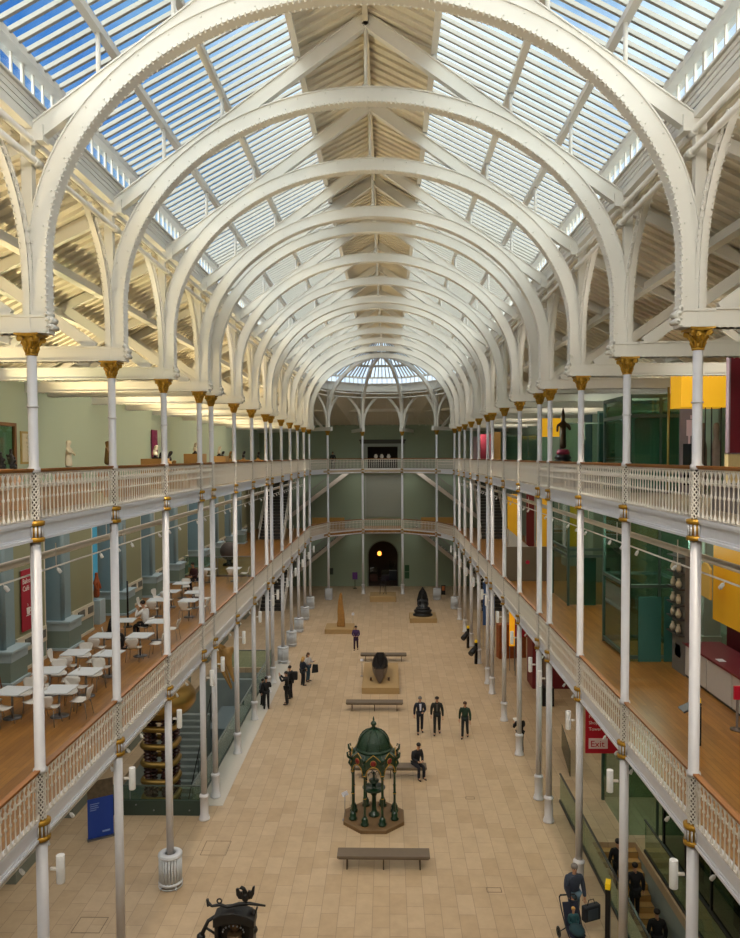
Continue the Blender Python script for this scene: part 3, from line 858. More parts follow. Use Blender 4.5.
SKIN = mat('skin_tone', '#b98a6c', .5); SHOE = mat('black_shoes', '#141313', .5)
def col(h, rough=.8): return mat('cloth_'+h.strip('#'), h, rough, noise=.1, nscale=12)
HAIRS = {'dark': '#1d1511', 'brown': '#4a3020', 'blond': '#b98f4c', 'grey': '#6f6a66', 'bald': None}
def V3(*a): return Vector(a)
def person(loc, rz, label, top='#15161a', legs='#14151c', hair='dark', h=1.72, pose='stand', long_coat=0, armL=None, armR=None,
           stride=.0, lean=0, skirt=False, group=None, cap=None, long_hair=False, bag=None, shirt=None, name='person', shoes=None, bare_top=None):
    r = empty(name, loc, rz); tag(r, label, 'person')
    s = h/1.75
    hz = .93*s; kz = .50*s; az = .08*s
    if pose == 'sit': base = .48
    J = {}
    def P(k, x, y, z): J[k] = V3(x*s, y*s, z)
    if pose == 'sit':
        P('pelvis',0,-.02,.54); P('belly',0,.0+lean*.25,.72); P('chest',0,.03+lean*.7,.98); P('neck',0,.06+lean,1.16); P('head0',0,.09+lean*1.15,1.25); P('head',0,.11+lean*1.3,1.33); P('head1',0,.11+lean*1.3,1.42)
        for sd, n_ in ((-1,'L'),(1,'R')):
            P('hip'+n_, .09*sd, .0, .53); P('knee'+n_, .12*sd, .44, .52+.03*sd); P('ank'+n_, .12*sd, .42, .09); P('toe'+n_, .13*sd, .58, .05)
    else:
        P('pelvis',0,0,.96*s); P('belly',0,.0,1.1*s); P('chest',0,.01+lean*.5,1.30*s); P('neck',0,.02+lean*.8,1.47*s); P('head0',0,.04+lean,1.545*s); P('head',0,.05+lean,1.62*s); P('head1',0,.045+lean,1.70*s)
        for sd, n_ in ((-1,'L'),(1,'R')):
            st = stride*sd
            P('hip'+n_, .09*sd, 0, .92*s); P('knee'+n_, .10*sd, st*.5+.03, .50*s); P('ank'+n_, .11*sd, st-.02, .09*s+abs(min(0,st))*.25); P('toe'+n_, .125*sd, st+.14, .045*s+abs(min(0,st))*.05)
    zc = J['chest'].z; yc = J['chest'].y/s
    for sd, n_, a in ((-1,'L',armL),(1,'R',armR)):
        P('sh'+n_, .19*sd, yc, zc+.10*s)
        if a == 'front':   # hand held up in front
            P('el'+n_, .25*sd, yc+.10, zc-.17*s); P('wr'+n_, .12*sd, yc+.32, zc-.08*s); d = V3(-.3*sd,.8,.3)
        elif a == 'camera':
            P('el'+n_, .26*sd, yc+.20, zc-.02*s); P('wr'+n_, .10*sd, yc+.34, zc+.20*s); d = V3(-.4*sd,.3,.8)
        elif a == 'push':
            P('el'+n_, .24*sd, yc+.05, zc-.20*s); P('wr'+n_, .22*sd, yc+.32, zc-.26*s); d = V3(0,1,-.1)
        elif a == 'lap':
            P('el'+n_, .24*sd, yc+.02, zc-.20*s); P('wr'+n_, .10*sd, yc+.26, zc-.25*s); d = V3(-.3*sd,.8,0)
        elif a == 'face':
            P('el'+n_, .22*sd, yc+.25, zc-.12*s); P('wr'+n_, .10*sd, yc+.26, zc+.12*s); d = V3(-.3*sd,-.2,.9)
        else:
            P('el'+n_, .25*sd, yc-.02-stride*.25*sd, zc-.19*s); P('wr'+n_, .26*sd, yc+.05-stride*.5*sd, zc-.44*s); d = V3(0,.1,-1)
        d.normalize(); J['hd'+n_] = J['wr'+n_]+d*.085*s; J['dir'+n_] = d
    def R(k, a, b=None): return (J[k], a*s, (b or a)*s)
    V = {'pelvis':R('pelvis',.12,.09),'belly':R('belly',.105,.08),'chest':R('chest',.115,.08),'neck':R('neck',.05),'head0':R('head0',.062,.07),'head':R('head',.078,.092),'head1':R('head1',.066,.08)}
    E = [('pelvis','belly'),('belly','chest'),('chest','neck'),('neck','head0'),('head0','head'),('head','head1')]
    fing = MB()
    for n_, sd in (('L',-1),('R',1)):
        V.update({'hip'+n_:R('hip'+n_,.085),'knee'+n_:R('knee'+n_,.058),'ank'+n_:R('ank'+n_,.038),'toe'+n_:R('toe'+n_,.035,.025),'sh'+n_:R('sh'+n_,.048),'el'+n_:R('el'+n_,.042),'wr'+n_:R('wr'+n_,.028),'hd'+n_:R('hd'+n_,.038,.02)})
        E += [('pelvis','hip'+n_),('hip'+n_,'knee'+n_),('knee'+n_,'ank'+n_),('ank'+n_,'toe'+n_),('chest','sh'+n_),('sh'+n_,'el'+n_),('el'+n_,'wr'+n_),('wr'+n_,'hd'+n_)]
        d = J['dir'+n_]; side = d.cross(V3(0,1,0)) if abs(d.y) < .7 else d.cross(V3(0,0,1)); side.normalize(); bend = side.cross(d)
        for k in range(4):
            q = J['hd'+n_]+side*(.022*(k-1.5)*s); L = (.075,.085,.08,.062)[k]*s
            fing.tube([q, q+d*L*.55, q+d*L*.9+bend*.02*s], [.0095*s,.0085*s,.006*s], 5)
        q = J['wr'+n_]+d*.03*s+side*.03*s
        fing.tube([q, q+side*.03*s+d*.03*s, q+side*.035*s+d*.06*s], [.011*s,.0095*s,.007*s], 5)
    hd = J['head']
    fing.tube([hd+V3(0,.075*s,.02*s), hd+V3(0,.105*s,-.02*s), hd+V3(0,.085*s,-.028*s)], [.008*s,.014*s,.008*s], 6)     # nose
    for sd in (-1,1): fing.ball(tuple(hd+V3(.078*s*sd,-.005*s,-.005*s)), .022*s, 6, 4, sx=.5)
    body = skin('body', V, E, SKIN, r, 1, 0, fing)
    ey = MB()
    for sd in (-1,1): ey.ball(tuple(hd+V3(.03*s*sd,.078*s,.015*s)), .012*s, 6, 4)
    ey.build('eyes', mat('eye_dark','#1a1210',.3), r)
    mo = MB().tube([tuple(hd+V3(-.022*s,.074*s,-.052*s)), tuple(hd+V3(0,.082*s,-.055*s)), tuple(hd+V3(.022*s,.074*s,-.052*s))], .006*s, 5); mo.build('mouth', mat('lips','#8a4a40',.5), r)
    # trousers or skirt
    tv = {'pelvis':(J['pelvis'],.155*s,.12*s)}; te = []
    for n_ in 'LR':
        tv.update({'hip'+n_:(J['hip'+n_],.10*s),'knee'+n_:(J['knee'+n_],.075*s),'ank'+n_:(J['ank'+n_]+V3(0,0,-.03),.062*s)}); te += [('pelvis','hip'+n_),('hip'+n_,'knee'+n_),('knee'+n_,'ank'+n_)]
    skin('trousers', tv, te, col(legs), r)
    # jacket
    jv = {'hem':(J['pelvis']+V3(0,0,-.06*s),.155*s,.125*s),'belly':(J['belly'],.165*s,.13*s),'chest':(J['chest'],.2*s,.15*s),'yoke':(J['chest']*.35+J['neck']*.65,.12*s,.10*s),'col':(J['neck']+V3(0,0,.0*s),.078*s,.075*s)}
    je = [('hem','belly'),('belly','chest'),('chest','yoke'),('yoke','col')]
    for n_ in 'LR':
        jv.update({'sh'+n_:(J['sh'+n_],.085*s),'el'+n_:(J['el'+n_],.066*s),'wr'+n_:(J['wr'+n_],.05*s)}); je += [('chest','sh'+n_),('sh'+n_,'el'+n_),('el'+n_,'wr'+n_)]
    jk = skin('jacket', jv, je, col(top), r)
    if long_coat:
        ct_ = MB().lathe([(.19*s,J['pelvis'].z-long_coat),(.175*s,J['pelvis'].z-long_coat*.4),(.16*s,J['pelvis'].z+.02)], 14, (J['pelvis'].x,J['pelvis'].y,0), True, 1, .82)
        ct_.build('coat_skirt', col(top), r)
    if shirt:
        sh_ = MB(); c_ = J['chest']; sh_.prism([(-.05*s,.12*s),(.05*s,.12*s),(.03*s,-.2*s),(-.03*s,-.2*s)], 'y', 0, .03)
        sh_.v = [(x+c_.x, y+c_.y+.125*s, z+c_.z) for x,y,z in sh_.v]; sh_.build('shirt_front', col(shirt), r)
    for n_ in 'LR':
        a, t = J['ank'+n_], J['toe'+n_]
        sh_ = MB(); sh_.tube([a+V3(0,-.05,-.035*s), a+V3(0,.0,-.035*s), t+V3(0,-.02,-.008), t+V3(0,.035,-.012)], [.036*s,.045*s,.04*s,.02*s], 8)
        sh_.build('shoe', SHOE if not shoes else col(shoes), r)
    hc = HAIRS.get(hair)
    if cap:
        m = MB().ball((hd.x,hd.y-.005,hd.z+.055*s), .098*s, 12, 6, sz=.75); m.box(hd.x-.06*s,hd.x+.06*s,hd.y+.07*s,hd.y+.15*s,hd.z+.045*s,hd.z+.058*s); m.build('cap', col(cap), r)
    elif hc:
        m = MB().ball((hd.x,hd.y-.022*s,hd.z+.045*s), .1*s, 12, 7, sx=.95, sz=.88)
        if long_hair: m.tube([(hd.x,hd.y-.05*s,hd.z+.03),(hd.x,hd.y-.085*s,hd.z-.07*s),(hd.x,hd.y-.09*s,hd.z-.2*s)], [.08*s,.082*s,.05*s], 10)
        m.build('hair', mat('hair_'+hair, hc, .7), r)
    return r

# ------------------------------------------------------------------ benches
BROWN = mat('bench_leather', '#66594a', .55, noise=.1, nscale=5); BRONZ = mat('bench_metal','#5a4c3a',.4,metal=.7)
def bench(cx, cy_, label):
    r = empty('museum_bench', (cx, cy_, 0)); tag(r, label, 'bench', 'long low benches on the hall floor')
    m = MB().box(-1.46,1.46,-.26,.26,.37,.46); m.build('seat', BROWN, r, bevel=.012)
    m = MB().box(-1.42,1.42,-.22,.22,.33,.368); m.build('seat_frame', BRONZ, r)
    for x in (-1.15,0,1.15):
        m = MB(); m.bar((x,-.2,.33),(x+.0,-.2,.0),.035,.03,up=(0,1,0)); m.bar((x,.2,.33),(x,.2,0),.035,.03,up=(0,1,0)); m.bar((x,-.2,.03),(x,.2,.03),.035,.03)
        m.build('leg', BRONZ, r)
    return r
for (px, py, lb) in ((383.5,852,'long brown bench in front of the green canopied fountain, nearest the viewer'),
                     (390.5,765,'long brown bench just behind the green fountain where a man sits'),
                     (374.5,701,'long brown bench in front of the dugout canoe plinth'),
                     (383.5,653.5,'long brown bench behind the dugout canoe')):
    p = at(px, py, .46); bench(p.x, p.y, lb)

# ------------------------------------------------------------------ cast iron drinking fountain with canopy
GRN = mat('green_enamel_iron', '#0a2c16', .28, noise=.25, nscale=14, bump=.15, coat=.5)
GRN2 = mat('green_scaled_dome', '#0a2e17', .5, noise=.6, nscale=28, bump=1.0, coat=.05)
GLD2 = mat('gilt_edging', '#b08a3a', .4, metal=.5); REDM = mat('red_medallion', '#7a1f18', .5)
fp = at(374, 815, .14); fx, fy = fp.x, fp.y
r = empty('drinking_fountain', (fx, fy, 0)); tag(r, 'green cast iron drinking fountain with domed canopy on an octagonal plinth', 'fountain')
MB().lathe([(1.16,0),(1.16,.12),(1.13,.14)], 8, smooth=False, rot=pi/8).build('plinth', mat('brown_plinth','#6a5132',.6,noise=.1), r)
RC = .80
for k in range(8):
    t = 2*pi*k/8+pi/8; c = (RC*cos(t), RC*sin(t), .14)
    m = MB().lathe([(.15,0),(.15,.06),(.11,.09),(.12,.2),(.09,.24),(.07,.3)], 8, c); m.build('column_foot', GRN, r)
    m = MB().lathe([(.06,.28),(.045,.34),(.042,.9),(.06,.93),(.06,.97),(.042,1.0),(.04,1.62),(.075,1.72),(.08,1.78),(.05,1.82)], 10, c)
    cm = m.build('column', GRN, r)
    m = MB().lathe([(.064,.93),(.064,.96)], 10, c).lathe([(.085,1.74),(.085,1.77)], 10, c); m.build('gilt_ring', GLD2, cm)
    # corner scroll ornament
    m = MB(); q = V3(cos(t), sin(t), 0)
    m.tube([q*.84+V3(0,0,2.3), q*.98+V3(0,0,2.42), q*1.0+V3(0,0,2.56), q*.92+V3(0,0,2.6), q*.9+V3(0,0,2.52)], [.05,.045,.035,.03,.02], 7)
    m.tube([q*.86+V3(0,0,2.05), q*.93+V3(0,0,2.2), q*.88+V3(0,0,2.36)], [.03,.05,.03], 7)
    m.build('corner_scroll', GRN, r)
for k in range(8):
    t0 = 2*pi*k/8+pi/8; t1 = t0+pi/4
    a = V3(RC*cos(t0),RC*sin(t0),0); b = V3(RC*cos(t1),RC*sin(t1),0); L = (b-a).length; u = (b-a)/L; n = V3(u.y,-u.x,0)
    if n.dot(a) < 0: n = -n
    # arched panel: outline with trefoil opening
    def Q(x, z, o=0): return a+u*(x*L)+n*o+V3(0,0,z)
    m = MB(); top = lambda x: 2.32+.28*(1-abs(2*x-1))**.9
    N_ = 12
    for i in range(N_):
        x0, x1 = i/N_, (i+1)/N_
        def bot(x): 
            w = min(1, abs(2*x-1)/.86); return 1.86+.34*sqrt(max(0,1-w*w)) if w < 1 else 1.86
        v = [Q(x0,bot(x0)),Q(x1,bot(x1)),Q(x1,top(x1)),Q(x0,top(x0))]; v += [q+n*.05 for q in v]
        m.add(v, [(0,1,2,3),(7,6,5,4),(0,4,5,1),(1,5,6,2),(2,6,7,3),(3,7,4,0)])
    pn_ = m.build('arch_panel', GRN, r)
    m = MB(); m.tube([Q(.07+.86*(.5-.5*cos(pi*i/12)), 1.86+.34*sin(pi*i/12), .055) for i in range(13)], .02, 5)
    m.tube([Q(i/8, top(i/8)+.01, .03) for i in range(9)], .016, 5)
    m.build('gilt_edge', GLD2, pn_)
    m = MB(); m.lathe([(.10,0),(.10,.02),(.06,.03)], 12); m.xform(Matrix.Translation(Q(.5,2.33,.05)) @ n.to_track_quat('Z','Y').to_matrix().to_4x4()); m.build('medallion', REDM, pn_)
    m = MB(); m.lathe([(.115,0),(.115,.015)], 12, caps=True); m.xform(Matrix.Translation(Q(.5,2.33,.045)) @ n.to_track_quat('Z','Y').to_matrix().to_4x4()); m.build('medallion_ring', GLD2, pn_)
MB().lathe([(.86,2.3),(.84,2.42),(.70,2.52),(.64,2.56)], 8, smooth=False, rot=pi/8).build('cornice', GRN, r)
dm = MB().lathe([(.64,2.55),(.66,2.6),(.62,2.62),(.60,2.68),(.57,2.82),(.50,2.98),(.40,3.11),(.27,3.21),(.12,3.27),(.04,3.29)], 24).build('dome', GRN2, r)
m = MB()
for k in range(8):
    t = 2*pi*k/8+pi/8; m.tube([(rr_*cos(t),rr_*sin(t),z) for rr_, z in ((.615,2.66),(.585,2.82),(.515,2.98),(.41,3.12),(.28,3.22),(.1,3.29))], .018, 5)
m.build('dome_rib', GRN, dm)
MB().lathe([(.06,3.27),(.1,3.31),(.05,3.36),(.11,3.45),(.09,3.52),(.03,3.56),(.035,3.62),(.01,3.72)], 12).build('finial', GRN, r)
pd = MB().lathe([(.2,.14),(.2,.2),(.11,.26),(.08,.4),(.075,.85),(.12,.92),(.1,.98),(.36,1.08),(.42,1.16),(.38,1.17),(.1,1.12),(.07,1.2),(.07,1.3),(.17,1.36),(.19,1.42),(.15,1.44),(.05,1.42),(.04,1.6),(.06,1.66),(.02,1.74)], 18).build('pedestal_basin', GRN, r)
m = MB()
for k in range(4):
    t = pi/2*k+.4; m.tube([(.02*cos(t),.02*sin(t),1.62),(.12*cos(t),.12*sin(t),1.72),(.2*cos(t),.2*sin(t),1.66),(.21*cos(t),.21*sin(t),1.58)], .015, 5)
m.build('leafy_spray', GRN, pd)
p = at(345, 820, 0)
r = empty('label_stand', (p.x, p.y, 0)); tag(r, 'small slim label stand with white card beside the green fountain', 'sign')
MB().cyl((0,0,0),.012,.9,6).cyl((0,0,0),.1,.02,12).build('post', STEEL, r); MB().bar((-.1,0,.9),(.1,.05,.98),.02,.16).build('card', mat('card_white','#d8d8e2',.5), r)

# ------------------------------------------------------------------ plinth objects
TANP = mat('tan_plinth', '#a08458', .6, noise=.05); TANT = mat('tan_plinth_top', '#c3a67e', .6)
def plinth(cx, cy_, w, d, h, label, z=0, m=TANP, name='display_plinth', cat='plinth', group='low display plinths on the hall floor'):
    o = MB().box(-w/2,w/2,-d/2,d/2,0,h).build(name, m, None, (cx,cy_,z), bevel=.01); tag(o, label, cat, group); return o
p = at(378, 694, 0); bx, by = 0.05, p.y
plinth(bx, by+2.45, 2.05, 4.9, .34, 'wide tan plinth under the dark dugout canoe')
# dugout canoe
def canoe():
    L = 3.2; out_ = MB(); n = 14; sec = 12; V_ = []; 
    for i in range(n+1):
        t = i/n; w = .46*sin(pi*min(1,max(0,.07+t*.86)))**.55; hgt = .62+.18*abs(2*t-1)**2+.10*t
        ring = []
        for k in range(sec+1):
            a_ = pi*k/sec; ring.append((w*cos(a_)*(1.0), -L/2+L*t, hgt-(hgt-.02)*sin(a_)**.75))
        V_.append(ring)
    v = [q for rg in V_ for q in rg]; f = []
    for i in range(n):
        for k in range(sec): f.append((i*(sec+1)+k, i*(sec+1)+k+1, (i+1)*(sec+1)+k+1, (i+1)*(sec+1)+k))
    out_.add(v, f, True)
    for e in (0, n):
        out_.f.append(tuple(e*(sec+1)+k for k in range(sec+1))); out_.sm.append(False)
    return out_
r = empty('dugout_canoe', (bx-.05, by+2.3, .34)); tag(r, 'dark wooden dugout canoe seen end-on, resting on the tan plinth', 'boat')
hull = canoe().build('hull', mat('black_timber', '#55473d', .45, noise=.3, nscale=6, bump=.3), r, (0,0,.02))
m = canoe(); m.v = [(x*.82, y*.94, .1+z*.93) for x,y,z in m.v]
# inner hollow: dark inner shell slightly above
inn = m.build('hollow', mat('dark_hollow', '#2c2622', .8), r, (0,0,.0))
for sx_ in (-1,1):
    MB().box(sx_*.5-.06,sx_*.5+.06,-1.0,-.86,0,.16).build('chock', mat('dark_chock','#4a3426',.6), r)
r = empty('label_stand', (at(362,676).x, at(362,676).y, 0)); tag(r, 'small white label stand on the left of the canoe plinth', 'sign')
MB().cyl((0,0,0),.012,.9,6).cyl((0,0,0),.1,.02,12).build('post', STEEL, r); MB().box(-.09,.09,-.01,.01,.88,1.02).build('card', mat('card_white','#d8d8e2',.5), r)
# standing stone (left) on plinth
p = at(339, 634, 0); plinth(p.x, p.y+1.0, 2.1, 2.0, .34, 'tan plinth under the tall carved standing stone')
m = MB(); prof = [(-.42,.0),(-.45,.25),(-.36,.5),(-.38,1.2),(-.3,1.9),(-.2,2.3),(-.12,2.5),(.02,2.52),(.1,2.3),(.16,1.6),(.3,.9),(.34,.4),(.36,0)]
m.prism([(x*.75,z) for x,z in prof], 'y', -.17, .17)
o = m.build('standing_stone', mat('carved_sandstone','#9a7038',.8,noise=.45,nscale=5,bump=.8), None, (p.x+.12, p.y+1.0, .34), bevel=.05); tag(o, 'tall tapering carved golden stone standing on the left far plinth', 'sculpture')
r = empty('label_stand', (at(353,627).x, at(353,627).y, 0)); tag(r, 'small white label stand beside the standing stone', 'sign')
MB().cyl((0,0,0),.012,.9,6).cyl((0,0,0),.1,.02,12).build('post', STEEL, r); MB().box(-.1,.1,-.01,.01,.9,1.1).build('card', mat('card_white','#d8d8e2',.5), r)
# seated black statue (right) on plinth
p = at(423.5, 623, 0); plinth(p.x, p.y+1.1, 2.1, 2.2, .36, 'tan plinth under the black seated statue')
BST = mat('black_bronze', '#15171a', .35, metal=.3, noise=.2)
r = empty('seated_statue', (p.x, p.y+1.1, .36)); tag(r, 'black seated statue with tall pointed crown on the right far plinth', 'sculpture')
MB().lathe([(.78,0),(.78,.12),(.62,.2),(.7,.32),(.72,.42),(.6,.5)], 20, (0,0,0), True, 1, .8).build('lotus_base', BST, r)
skin('figure', {'p':(V3(0,0,.62),.3,.24),'b':(V3(0,.02,.85),.22,.17),'c':(V3(0,.02,1.12),.26,.17),'n':(V3(0,0,1.36),.08),'h':(V3(0,-.02,1.5),.13),'h2':(V3(0,-.02,1.66),.11),'t':(V3(0,0,1.85),.07),'t2':(V3(0,0,2.15),.02),
   'kl':(V3(-.55,-.25,.6),.13),'kr':(V3(.55,-.25,.6),.13),'fl':(V3(.1,-.5,.58),.1),'fr':(V3(-.1,-.5,.6),.1),
   'sl':(V3(-.3,.0,1.18),.1),'sr':(V3(.3,.0,1.18),.1),'el':(V3(-.42,-.1,.9),.08),'er':(V3(.42,-.1,.9),.08),'wl':(V3(-.2,-.4,.75),.06),'wr':(V3(.2,-.4,.75),.06)},
   [('p','b'),('b','c'),('c','n'),('n','h'),('h','h2'),('h2','t'),('t','t2'),('p','kl'),('p','kr'),('kl','fl'),('kr','fr'),('c','sl'),('c','sr'),('sl','el'),('sr','er'),('el','wl'),('er','wr')], BST, r)
m = MB(); m.prism([(-.4,.5),(.4,.5),(.46,1.2),(.3,1.8),(.0,2.25),(-.3,1.8),(-.46,1.2)], 'y', .22, .3); m.build('halo_back', BST, r)
# rear centre plinth with framed object
p = at(383, 602, 0); plinth(p.x, p.y+1.1, 2.35, 2.2, .5, 'tan plinth in front of the arched doorway')
r = empty('iron_frame', (p.x-.0, p.y+1.0, .5)); tag(r, 'slender dark iron frame standing on the plinth before the arched doorway', 'sculpture')
m = MB(); 
for x in (-.28,.28): m.tube([(x,0,0),(x*.8,0,.9),(x*.5,0,1.5)], .03, 6)
m.tube([(-.24,0,.9),(.24,0,.9)], .025, 6); m.tube([(-.14,0,1.5),(.14,0,1.5)], .03, 6); m.tube([(.0,0,.9),(.18,0,.3),(.0,0,.0)], .02, 6)
m.build('frame', BST, r)

# ------------------------------------------------------------------ radiators round the columns
RADM = mat('radiator_paint', '#c9ccd0', .4)
m = MB()
for k in range(22):
    t = 2*pi*k/22; x, y = .31*cos(t), .31*sin(t); m.tube([(x,y,.14),(x,y,1.0)], .036, 6)
me_fin = mesh_of(m, 'radiator_columns', RADM)
m = MB().tube([(.31*cos(2*pi*k/22),.31*sin(2*pi*k/22),0) for k in range(22)], .055, 8, closed=True)
me_rr = mesh_of(m, 'radiator_ring', RADM)
me_rt = mesh_of(MB().lathe([(.34,.99),(.36,1.02),(.30,1.05),(.18,1.05),(.165,1.0)], 20, caps=False), 'radiator_top', RADM)
m = MB()
for k in range(4):
    t = pi/4+pi/2*k; m.tube([(.3*cos(t),.3*sin(t),.12),(.33*cos(t),.33*sin(t),0)], .03, 6)
m.tube([(.35*cos(2*pi*k/16),.35*sin(2*pi*k/16),.05) for k in range(16)], .014, 5, closed=True)
me_rf = mesh_of(m, 'radiator_feet', RADM)
def radiator(x, y, label):
    r = empty('column_radiator', (x,y,0)); tag(r, label, 'radiator', 'radiators wrapped round columns')
    inst('fins', me_fin, r); inst('ring', me_rr, r, (0,0,.16)); inst('ring', me_rr, r, (0,0,.98)); inst('top_ring', me_rt, r); inst('feet', me_rf, r)
for i in (2, 9, 10, 11, 12, 13):
    radiator(-HX, CY[i], 'round pale grey radiator at the foot of the %s left column' % ORD[i+1])
radiator(HX, CY[13], 'round pale grey radiator at the foot of the farthest right column')
radiator(*APSE[0], 'round pale grey radiator left of the arched doorway'); radiator(*APSE[3], 'round pale grey radiator right of the arched doorway')

# ------------------------------------------------------------------ white cylinder lamps on the columns
me_cy = mesh_of(MB().lathe([(.075,-.27),(.08,-.26),(.08,.26),(.075,.27)], 14), 'lamp_body', mat('lamp_white','#e6e6e4',.4))
me_ca = mesh_of(MB().bar((0,0,0),(-.2,0,0),.05,.05), 'lamp_arm', RAILW)
me_cb = mesh_of(MB().lathe([(.066,-.275),(.066,-.268)], 12), 'lamp_lens', mat('lamp_lens', '#fff3dd', .4, emit='#fff0d8', estr=2))
for side, sn in ((-1,'left'),(1,'right')):
    for i, y in enumerate(CY):
        r = empty('cylinder_lamp', (side*(HX-.31), y+.1, 5.1), 0 if side < 0 else pi)
        tag(r, 'white cylinder lamp on the %s %s column below the lower gallery' % (ORD[i+1], sn), 'lamp', 'cylinder lamps on the columns')
        inst('lamp_body', me_cy, r, (0,0,0)); inst('bracket', me_ca, r); inst('lens', me_cb, r)
# ------------------------------------------------------------------ left wall: pilasters, panels, recesses on the cafe gallery
PY = [17.72, 21.86, 26.0, 31.9, 36.05, 40.2, 46.1, 50.25, 54.4, 58.5]
PY = [13.6-.3]+PY
for i, y in enumerate(PY):
    mb = MB(); mb.box(-12.3,-11.35,y+.3,y+1.15,F1+1.05,F2-.34); mb.tube([(-11.33,y+.38,F1+1.05),(-11.33,y+.38,F2-.34)],.09,10)
    struct(mb.build('trim_5', BLUEG))
    mb = MB(); mb.box(-12.3,-11.0,y+.2,y+1.25,F1+.7,F1+.98); mb.box(-12.3,-10.93,y+.12,y+1.3,F1+.98,F1+1.06); mb.box(-12.3,-10.93,y+.1,y+1.32,F1,F1+.09)
    mb.box(-12.3,-11.0,y+.1,y+1.3,F2-.75,F2-.34)
    struct(mb.build('trim_6', BLUEL))
    mb = MB(); mb.box(-12.3,-11.02,y+.18,y+1.25,F1+.09,F1+.7); struct(mb.build('trim_7', mat('grey_green_plinth','#7e8f85',.8)))
    nx = PY[i+1] if i+1 < len(PY) else y+4.1
    if nx-y > 3:
        mb = MB(); mb.box(-12.3,-11.42,y+1.25,y+3.35,F1+1.15,F2-.34); struct(mb.build('wall_panel', OLIVE))
        mb = MB(); mb.box(-12.3,-11.36,y+1.3,y+3.35,F1+.62,F1+1.15); mb.box(-12.3,-11.36,y+1.3,y+3.35,F1,F1+.1); mb.box(-12.3,-11.45,y+3.35,y+3.5,F1,F2-.34); struct(mb.build('trim_8', CREAM))
        mb = MB(); mb.box(-12.3,-11.4,y+1.3,y+3.35,F1+.1,F1+.62); struct(mb.build('wall_panel', mat('grey_green_plinth','#7e8f85',.8)))
        g = empty('vent_grille', (-11.36, y+2.4, F1+.9)); tag(g, 'dark ventilation grilles in the white band of the cafe wall, %s bay from the viewer' % ORD[i+1], 'vent', 'wall vents in the cafe')
        for a0, a1 in ((-.6,.0),(.35,.85)):
            m = MB(); m.box(0,.02,a0,a1,-.13,.13); gm = m.build('grille', mat('grille_dark','#4a4a44',.6), g)
            m = MB()
            k = a0+.03
            while k < a1: m.box(.02,.03,k,k+.02,-.12,.12); k += .06
            m.build('grille_bars', mat('grille_bars','#8d8d84',.5), gm)
        # glazed recess with a narrow window
        mb = MB(); mb.box(-12.28,-12.24,y+3.62,nx+.1,F1+1.2,F2-.6); struct(mb.build('window_%d' % (400+i), mat('blue_window_light', '#3f7f93', .2, emit='#4d9ab4', estr=.35)))
# ground floor left wall plinths and pilasters
for i, y in enumerate(PY):
    mb = MB(); mb.box(-12.3,-11.3,y+.3,y+1.5,1.1,F1-.34); struct(mb.build('trim_9', mat('grey_green_dark','#66736c',.8)))
    mb = MB(); mb.box(-12.3,-10.9,y,y+1.8,0,.95); mb.box(-12.3,-11.0,y+.1,y+1.7,.95,1.12); struct(mb.build('trim_10', mat('grey_plinth','#7f857c',.8)))
# right wall pilasters on the lower gallery
for i, y in enumerate(PY[2:]):
    mb = MB(); mb.box(12.3,11.7,y+.4,y+1.4,F1,F2-.34); mb.box(12.3,11.6,y+.3,y+1.5,F1,F1+.5); struct(mb.build('trim_11', mat('pale_pilaster','#a9aba0',.8)))
# banner
r = empty('cafe_banner', (-11.35, 23.9, F1+1.3)); tag(r, 'red hanging cafe banner with cup symbol on the left gallery wall', 'banner')
RED = mat('banner_red', '#a3172f', .6)
MB().box(-.02,.0,-.42,.42,0,2.0).build('cloth', RED, r); WT = mat('sign_white','#e8dcd8',.6)
text('lettering', 'Balcony\nCafé', .24, WT, r, (.006,-.36,1.55), (pi/2,0,pi/2))
cup = MB(); cup.prism([(-.13,.12),(.13,.12),(.09,-.10),(-.09,-.10)], 'x', .004, .012); cup.prism([(-.16,-.15),(.16,-.15),(.14,-.12),(-.14,-.12)],'x',.004,.012)
cup.tube([(.008,.13,.08),(.008,.19,.07),(.008,.19,.0),(.008,.11,-.03)], .015, 5); cup.tube([(.008,-.04,.16),(.008,-.02,.2),(.008,-.05,.25)], .01, 5)
cup.v = [(x, y, z+.62) for x,y,z in cup.v]; cup.build('cup_symbol', WT, r)
MB().tube([(-.03,-.45,2.0),(-.03,.45,2.0)],.015,6).tube([(-.06,0,2.0),(-.03,0,2.0)],.02,6).build('top_rod', STEEL, r)

# ------------------------------------------------------------------ cafe tables and chairs
TW = mat('table_white', '#d8dde2', .3); CW = mat('chair_white', '#d9d6d0', .4)
m = MB().box(-.38,.38,-.38,.38,.715,.745); me_tt = mesh_of(m, 'tabletop', TW)
me_tp = mesh_of(MB().cyl((0,0,.02),.03,.69,10).box(-.2,.2,-.03,.03,.69,.715), 'pedestal', STEEL)
me_tb = mesh_of(MB().lathe([(.24,0),(.24,.015),(.04,.03)], 18), 'table_base', mat('table_base_grey','#77777a',.3,metal=.7))
